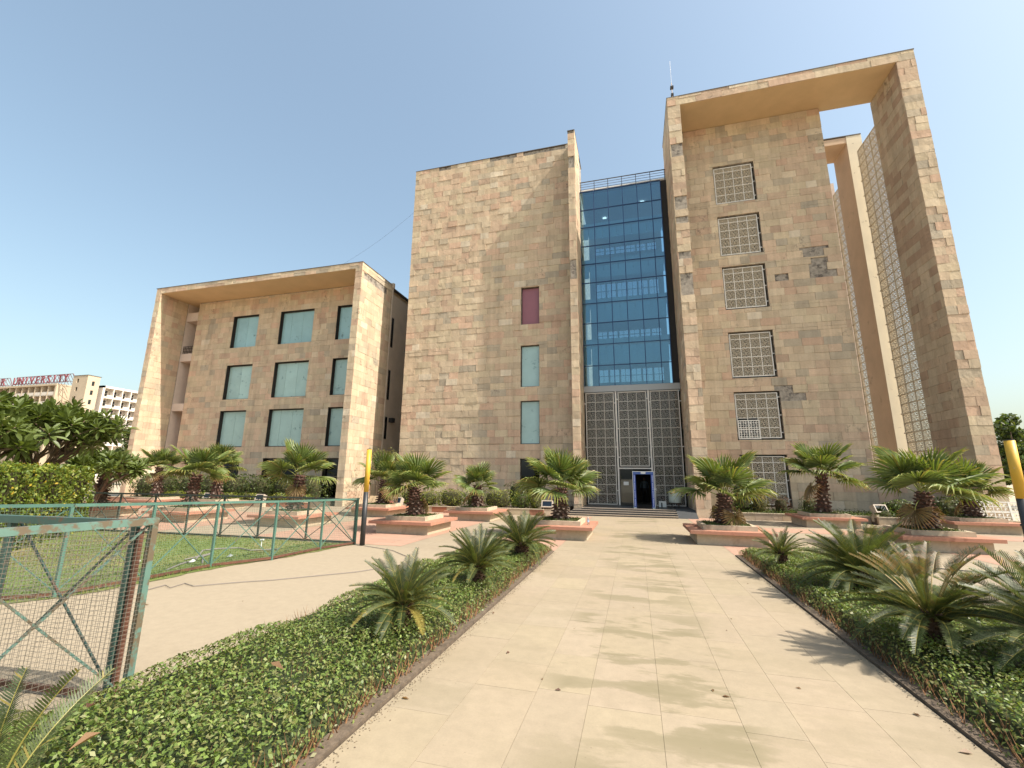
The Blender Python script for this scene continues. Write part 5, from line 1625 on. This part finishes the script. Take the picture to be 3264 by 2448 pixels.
n = 2000
gy = .5 + 12 * nrng.uniform(0, 1, n) ** 1.3; sd_ = nrng.uniform(0, 1, n) < .75
gxx = np.where(sd_, -2.21 + np.abs(nrng.normal(0, .05, n)), 2.42 - np.abs(nrng.normal(0, .04, n)))
Pg = np.stack([gxx, gy, np.full(n, .006)], 1)
vg, tg = leaf_quads(Pg, np.tile(np.array([[0, 0, 1.]]), (n, 1)), .014, [(.12, .085, .055), (.17, .12, .075), (.09, .065, .045), (.20, .15, .09)], .4, .8)
link('soil_crumbs', np_mesh('soil_crumbs', vg, 4, tg, M_grit), label='soil crumbs and leaf bits spilled along the path edges', kind='stuff')
# fallen leaves
lfm = []
for k in range(4):
    s = MB(); c = [(.16, .085, .05), (.22, .13, .07), (.12, .06, .04), (.26, .15, .08)][k]; q = .018 + .006 * k
    s.idx([(-.045, 0, .004), (-.01, -.022, .012 + q * .5), (.05, 0, .008), (-.01, .022, .014), (0, 0, .004)], [(0, 1, 4), (1, 2, 4), (2, 3, 4), (3, 0, 4)], c); lfm.append(s.mesh('fallen_leaf', M_leaf))
for i, (x, y, sc, lab) in enumerate([(.72, 4.98, 1.6, 'larger of two curled brown leaves lying together right of the path centre'), (.62, 5.08, 1.1, 'smaller of two curled brown leaves lying together right of the path centre'),
        (-.8, 4.66, 1.3, 'brown leaf on the left part of the path, level with the leaf pair'), (-.99, 4.85, .8, 'small leaf on the left part of the path just beyond a bigger one'),
        (2.0, 10.06, .9, 'far leaf on the path near the right bed'), (1.24, 7.55, .8, 'small leaf right of the path centre, halfway along'), (1.08, 6.99, .7, 'tiny leaf right of the path centre, nearer than the halfway one'),
        (-.12, 7.72, .6, 'tiny leaf on the middle of the path, halfway along'), (-.88, 6.46, .6, 'tiny leaf left of the path centre beyond the stains'), (1.43, 5.37, 1.1, 'brown leaf alone on the right part of the path'),
        (-1.5, 5.4, 1.4, 'brown leaf on the path nearest the left bed edge'), (-2.1, 4.1, 1.7, 'big dry leaf on the soil edge of the left bed, near the camera'), (-2.12, 6.8, 1.5, 'dry leaf on the soil edge of the left bed, beside the second cycad'),
        (2.28, 4.55, 2.0, 'big dry leaf against the right bed edge near the camera'), (2.25, 5.1, 1.5, 'dry leaf against the right bed edge, second from the camera'), (-7.3, 5.6, 1.4, 'brown leaf on the pale walkway near the grey cable'), (-6.1, 6.2, .9, 'small leaf on the middle of the pale walkway')]):
    o = link('fallen_leaf', lfm[i % 4], None, loc=(x, y, .003), label=lab, cat='leaf', group='dry leaves on the paving'); o.rotation_euler = (0, 0, i * 1.7); o.scale = (sc * .5, sc * .5, sc * .5)
for i, (x, y, z, lab) in enumerate([(-3.05, 3.55, .36, 'brown leaf on top of the left hedge, middle'), (-3.75, 2.6, .37, 'curled brown leaf on the left hedge near the barrier'), (-3.3, 2.3, .37, 'dark dry leaf at the bottom of the left hedge')]):
    o = link('dry_leaf', lfm[(i + 1) % 4], None, loc=(x, y, z), label=lab, cat='leaf', group='dry leaves on the hedge'); o.rotation_euler = (.3, .3, i * 2.2); o.scale = (1.6, 1.6, 1.6)

oc = MB(); oc.tube([(-20.6 + 4.7 * k / 10, 26.0 + 2.1 * k / 10, 17.2 + 5.0 * k / 10 - .25 * math.sin(math.pi * k / 10)) for k in range(11)], .006, 4)
tag(oc.build('overhead_cable', M_blk), 'thin cable strung from the left block roof to the blank wall', 'cable')
# roof things
an = thing('lightning_mast', 'tall thin mast on the left roof corner of the tower', 'mast', (3.4, 26.2, Z3t + .05))
s = MB(); s.tube([(0, 0, 0), (0, 0, 1.6)], .024, 6); s.build('pole', M_pinkpl, an)
s = MB(); s.tube([(0, 0, 1.6), (0, 0, 3.3)], .008, 5); s.build('rod', M_bronze, an)
s = MB(); s.box(-.08, .08, -.08, .08, .6, .75); s.box(-.1, .1, -.1, .1, 1.15, 1.3); s.build('clamp', M_bronze, an)
a2 = thing('roof_aerial', 'small star shaped aerial on the tower roof edge', 'aerial', (12.4, 26.3, Z3t + .05))
s = MB(); s.tube([(0, 0, 0), (0, 0, .4)], .02, 5); s.build('pole', M_bronze, a2)
s = MB()
for k in range(5): s.bar((0, 0, .42), (.22 * math.cos(k * 1.256), .05 * math.sin(k), .42 + .2 * math.sin(k * 1.256)), .02)
s.build('spokes', M_bronze, a2)

# =================================================================== DISTANT CAMPUS BLOCKS
M_far = simple('far_sandstone', (.50, .40, .29), .9, noise=.08, nscale=.3)
M_farw = simple('far_white_plaster', (.66, .60, .54), .9, noise=.05, nscale=.2)
M_farp = simple('far_pink_plaster', (.52, .36, .29), .9, noise=.08, nscale=.2)
tw = thing('stair_tower', 'distant plain sandstone stair tower with small square windows', 'building', (-196, 112, 0))
s = MB()
hf = [(-198.0 + 196, -196.9 + 196, z, z + 1.5) for z in (34.4, 31.2, 27.8, 24.4)]
for a, c, za, zb in wall_cells(-4.07, 3.57, 0, 36.95, hf): s.box(a, c, 0, .5, za, zb)
hs_ = [(1.55, 2.45, z, z + 1.7) for z in (33.3, 29.9, 26.4, 23.0)]
for a, c, za, zb in wall_cells(.5, 3.95, 0, 36.95, hs_): s.box(3.07, 3.57, a, c, za, zb)
s.box(-4.07, 3.0, 3.95, 4.2, 0, 36.95); s.box(-4.07, -3.6, .5, 3.95, 0, 36.95); s.box(-3.6, 3.07, .5, 3.95, 36.5, 36.9)
s.build('wall', M_far, tw)
s = MB(); s.box(-4.2, 3.7, -.12, 4.3, 36.95, 37.15); s.build('coping', M_cap, tw)
for h in hf:
    s = MB(); s.box(h[0], h[1], .35, .4, h[2], h[3]); s.build('window', M_dglass, tw)
for h in hs_:
    s = MB(); s.box(3.2, 3.25, h[0], h[1], h[2], h[3]); s.build('window', M_dglass, tw)
for k in range(2):
    pass
# block with sign
kb = thing('hostel_block', 'distant long block with shaded balconies under the rooftop sign', 'building', (-222, 112, 0))
s = MB(); s.box(-40, 14.2, 2.4, 16, 0, 34.0); s.box(-40, 14.2, -.3, 16, 33.9, 34.6); s.box(13.4, 14.2, -.2, 2.4, 0, 33.9); s.build('wall', M_far, kb)
for lev in range(5):
    z = 30.25 - lev * 3.6
    s = MB(); s.box(-40, 13.4, 0, 2.4, z - .15, z + .15); s.build('balcony_slab', M_farw, kb)
    for k in range(12):
        x = 13.3 - k * 3.65
        s = MB(); s.box(x - .18, x + .18, -.1, 2.4, z + .15, z + 3.45); s.build('balcony_divider', M_far, kb)
        s = MB(); s.box(x - 3.3, x - .3, -.05, .1, z + .15, z + 1.25); s.build('balcony_parapet', M_farw, kb)
        s = MB(); s.box(x - 3.47, x - .18, 2.3, 2.39, z + .15, z + 3.4); s.build('back_wall', M_farp, kb)
for z in (31.0, 28.0, 24.8):
    s = MB(); s.box(14.21, 14.24, 5.5, 7, z, z + 1.4); s.build('window', M_dglass, kb)
# rooftop sign
M_sign = simple('sign_red', (.22, .045, .055), .6)
sg = thing('rooftop_sign', 'rooftop letter sign on a steel frame, red letters on the distant block', 'sign', (-222, 111.9, 34.62))
fr_ = MB()
for x0, x1 in ((-11.6, 19.8), (-40, -15.6)):
    fr_.bar((x0, 1, 3.6), (x1, 1, 3.6), .16); fr_.bar((x0, .2, .5), (x1, .2, .5), .12); fr_.bar((x1, 1, 3.6), (x1 + 2.6, 1, .1), .22)
    k = x0
    while k < x1: fr_.bar((k, 1, 3.6), (k + .2, 3, .05), .13); fr_.bar((k, .2, .1), (k, 1, 3.5), .12); fr_.bar((k, .3, .9), (k + 1.4, 2.4, .9), .1); k += 1.75
fr_.build('frame', simple('sign_steel', (.16, .09, .10), .7), sg)
def letters(txt, x0, x1):
    n = len(txt)
    for i, ch in enumerate(txt):
        cu = bpy.data.curves.new('letter', 'FONT'); cu.body = ch; cu.size = 4.1; cu.extrude = .10; cu.offset = .04; cu.materials.append(M_sign); cu.align_x = 'CENTER'
        tmp = bpy.data.objects.new('letter_curve', cu); COL.objects.link(tmp)
        bpy.context.view_layer.update()
        me = bpy.data.meshes.new_from_object(tmp.evaluated_get(bpy.context.evaluated_depsgraph_get()))
        bpy.data.objects.remove(tmp)
        me.name = 'letter'
        if not me.materials: me.materials.append(M_sign)
        o = link('letter', me, sg, loc=(x0 + (x1 - x0) * (i + .5) / n, .1, .45)); o.rotation_euler = (math.pi / 2, 0, 0)
letters('UNIVERSITY', -11.6, 19.5)
letters('AR', -22.0, -16.0)

# white balcony block, facing +X
wb = thing('hostel_block', 'distant white block with a grid of sunlit balconies', 'building', (-192.43, 118, 0))
s = MB(); s.box(-14, -2.2, -.6, 40, 0, 34.2); s.box(-2.2, .1, -.6, .1, 0, 34.2); s.box(-14, .1, -.6, 40, 33.4, 34.2); s.build('wall', M_farw, wb)
rows_ = [29.75, 26.1, 22.6, 19.1, 15.6, 12.1]
cols_ = [0.1 + 3.1 * k for k in range(6)]
for z in rows_:
    s = MB(); s.box(-2.2, .15, .1, 18.8, z - .2, z); s.build('balcony_slab', M_farw, wb)
for y in cols_[1:]:
    s = MB(); s.box(-2.2, .1, y - .14, y + .14, 10, 33.4); s.build('balcony_divider', M_farw, wb)
for z in rows_:
    for y in cols_[:-1]:
        s = MB(); s.box(-2.19, -2.14, y + .45, y + 2.3, z + .9, z + 2.9)
        wdw = s.build('window', M_dglass, wb)
        s = MB(); s.box(-2.14, -2.08, y + 1.32, y + 1.42, z + .9, z + 2.9); s.box(-2.138, -2.09, y + .45, y + 2.3, z + 1.85, z + 1.95); s.build('frame', M_farw, wdw)
        s = MB(); s.box(-.02, .18, y + .9, y + 2.9, z, z + 1.05); s.build('balcony_parapet', M_farw, wb)

# parked white car behind the right pole
car = thing('parked_car', 'white car parked far off behind the right yellow pole', 'car', (27.5, 39.5, 0), .3)
prof = [(-2.0, .3), (-2.05, .75), (-1.7, .95), (-1.1, 1.02), (-.55, 1.42), (.75, 1.45), (1.5, 1.0), (2.0, .9), (2.05, .45), (1.95, .3)]
s = MB(); n = len(prof)
vs = [(x, -.82 + (.13 if z > 1.1 else 0), z) for x, z in prof] + [(x, .82 - (.13 if z > 1.1 else 0), z) for x, z in prof]
s.idx(vs, [tuple(range(n)), tuple(range(2 * n - 1, n - 1, -1))] + [(i, n + i, n + (i + 1) % n, (i + 1) % n) for i in range(n)])
s.build('body', simple('car_white', (.7, .7, .7), .3, spec=.6), car)
s = MB(); s.idx([(-1.0, -.80, 1.03), (1.35, -.80, 1.03), (.72, -.705, 1.38), (-.52, -.705, 1.36)], [(0, 1, 2, 3)]); s.build('side_window', M_dglass, car)
for x in (-1.3, 1.3):
    for y in (-.8, .8):
        s = MB(); s.tube([(x, y - .1, .31), (x, y + .1, .31)], .31, 16); s.build('wheel', M_blk, car)
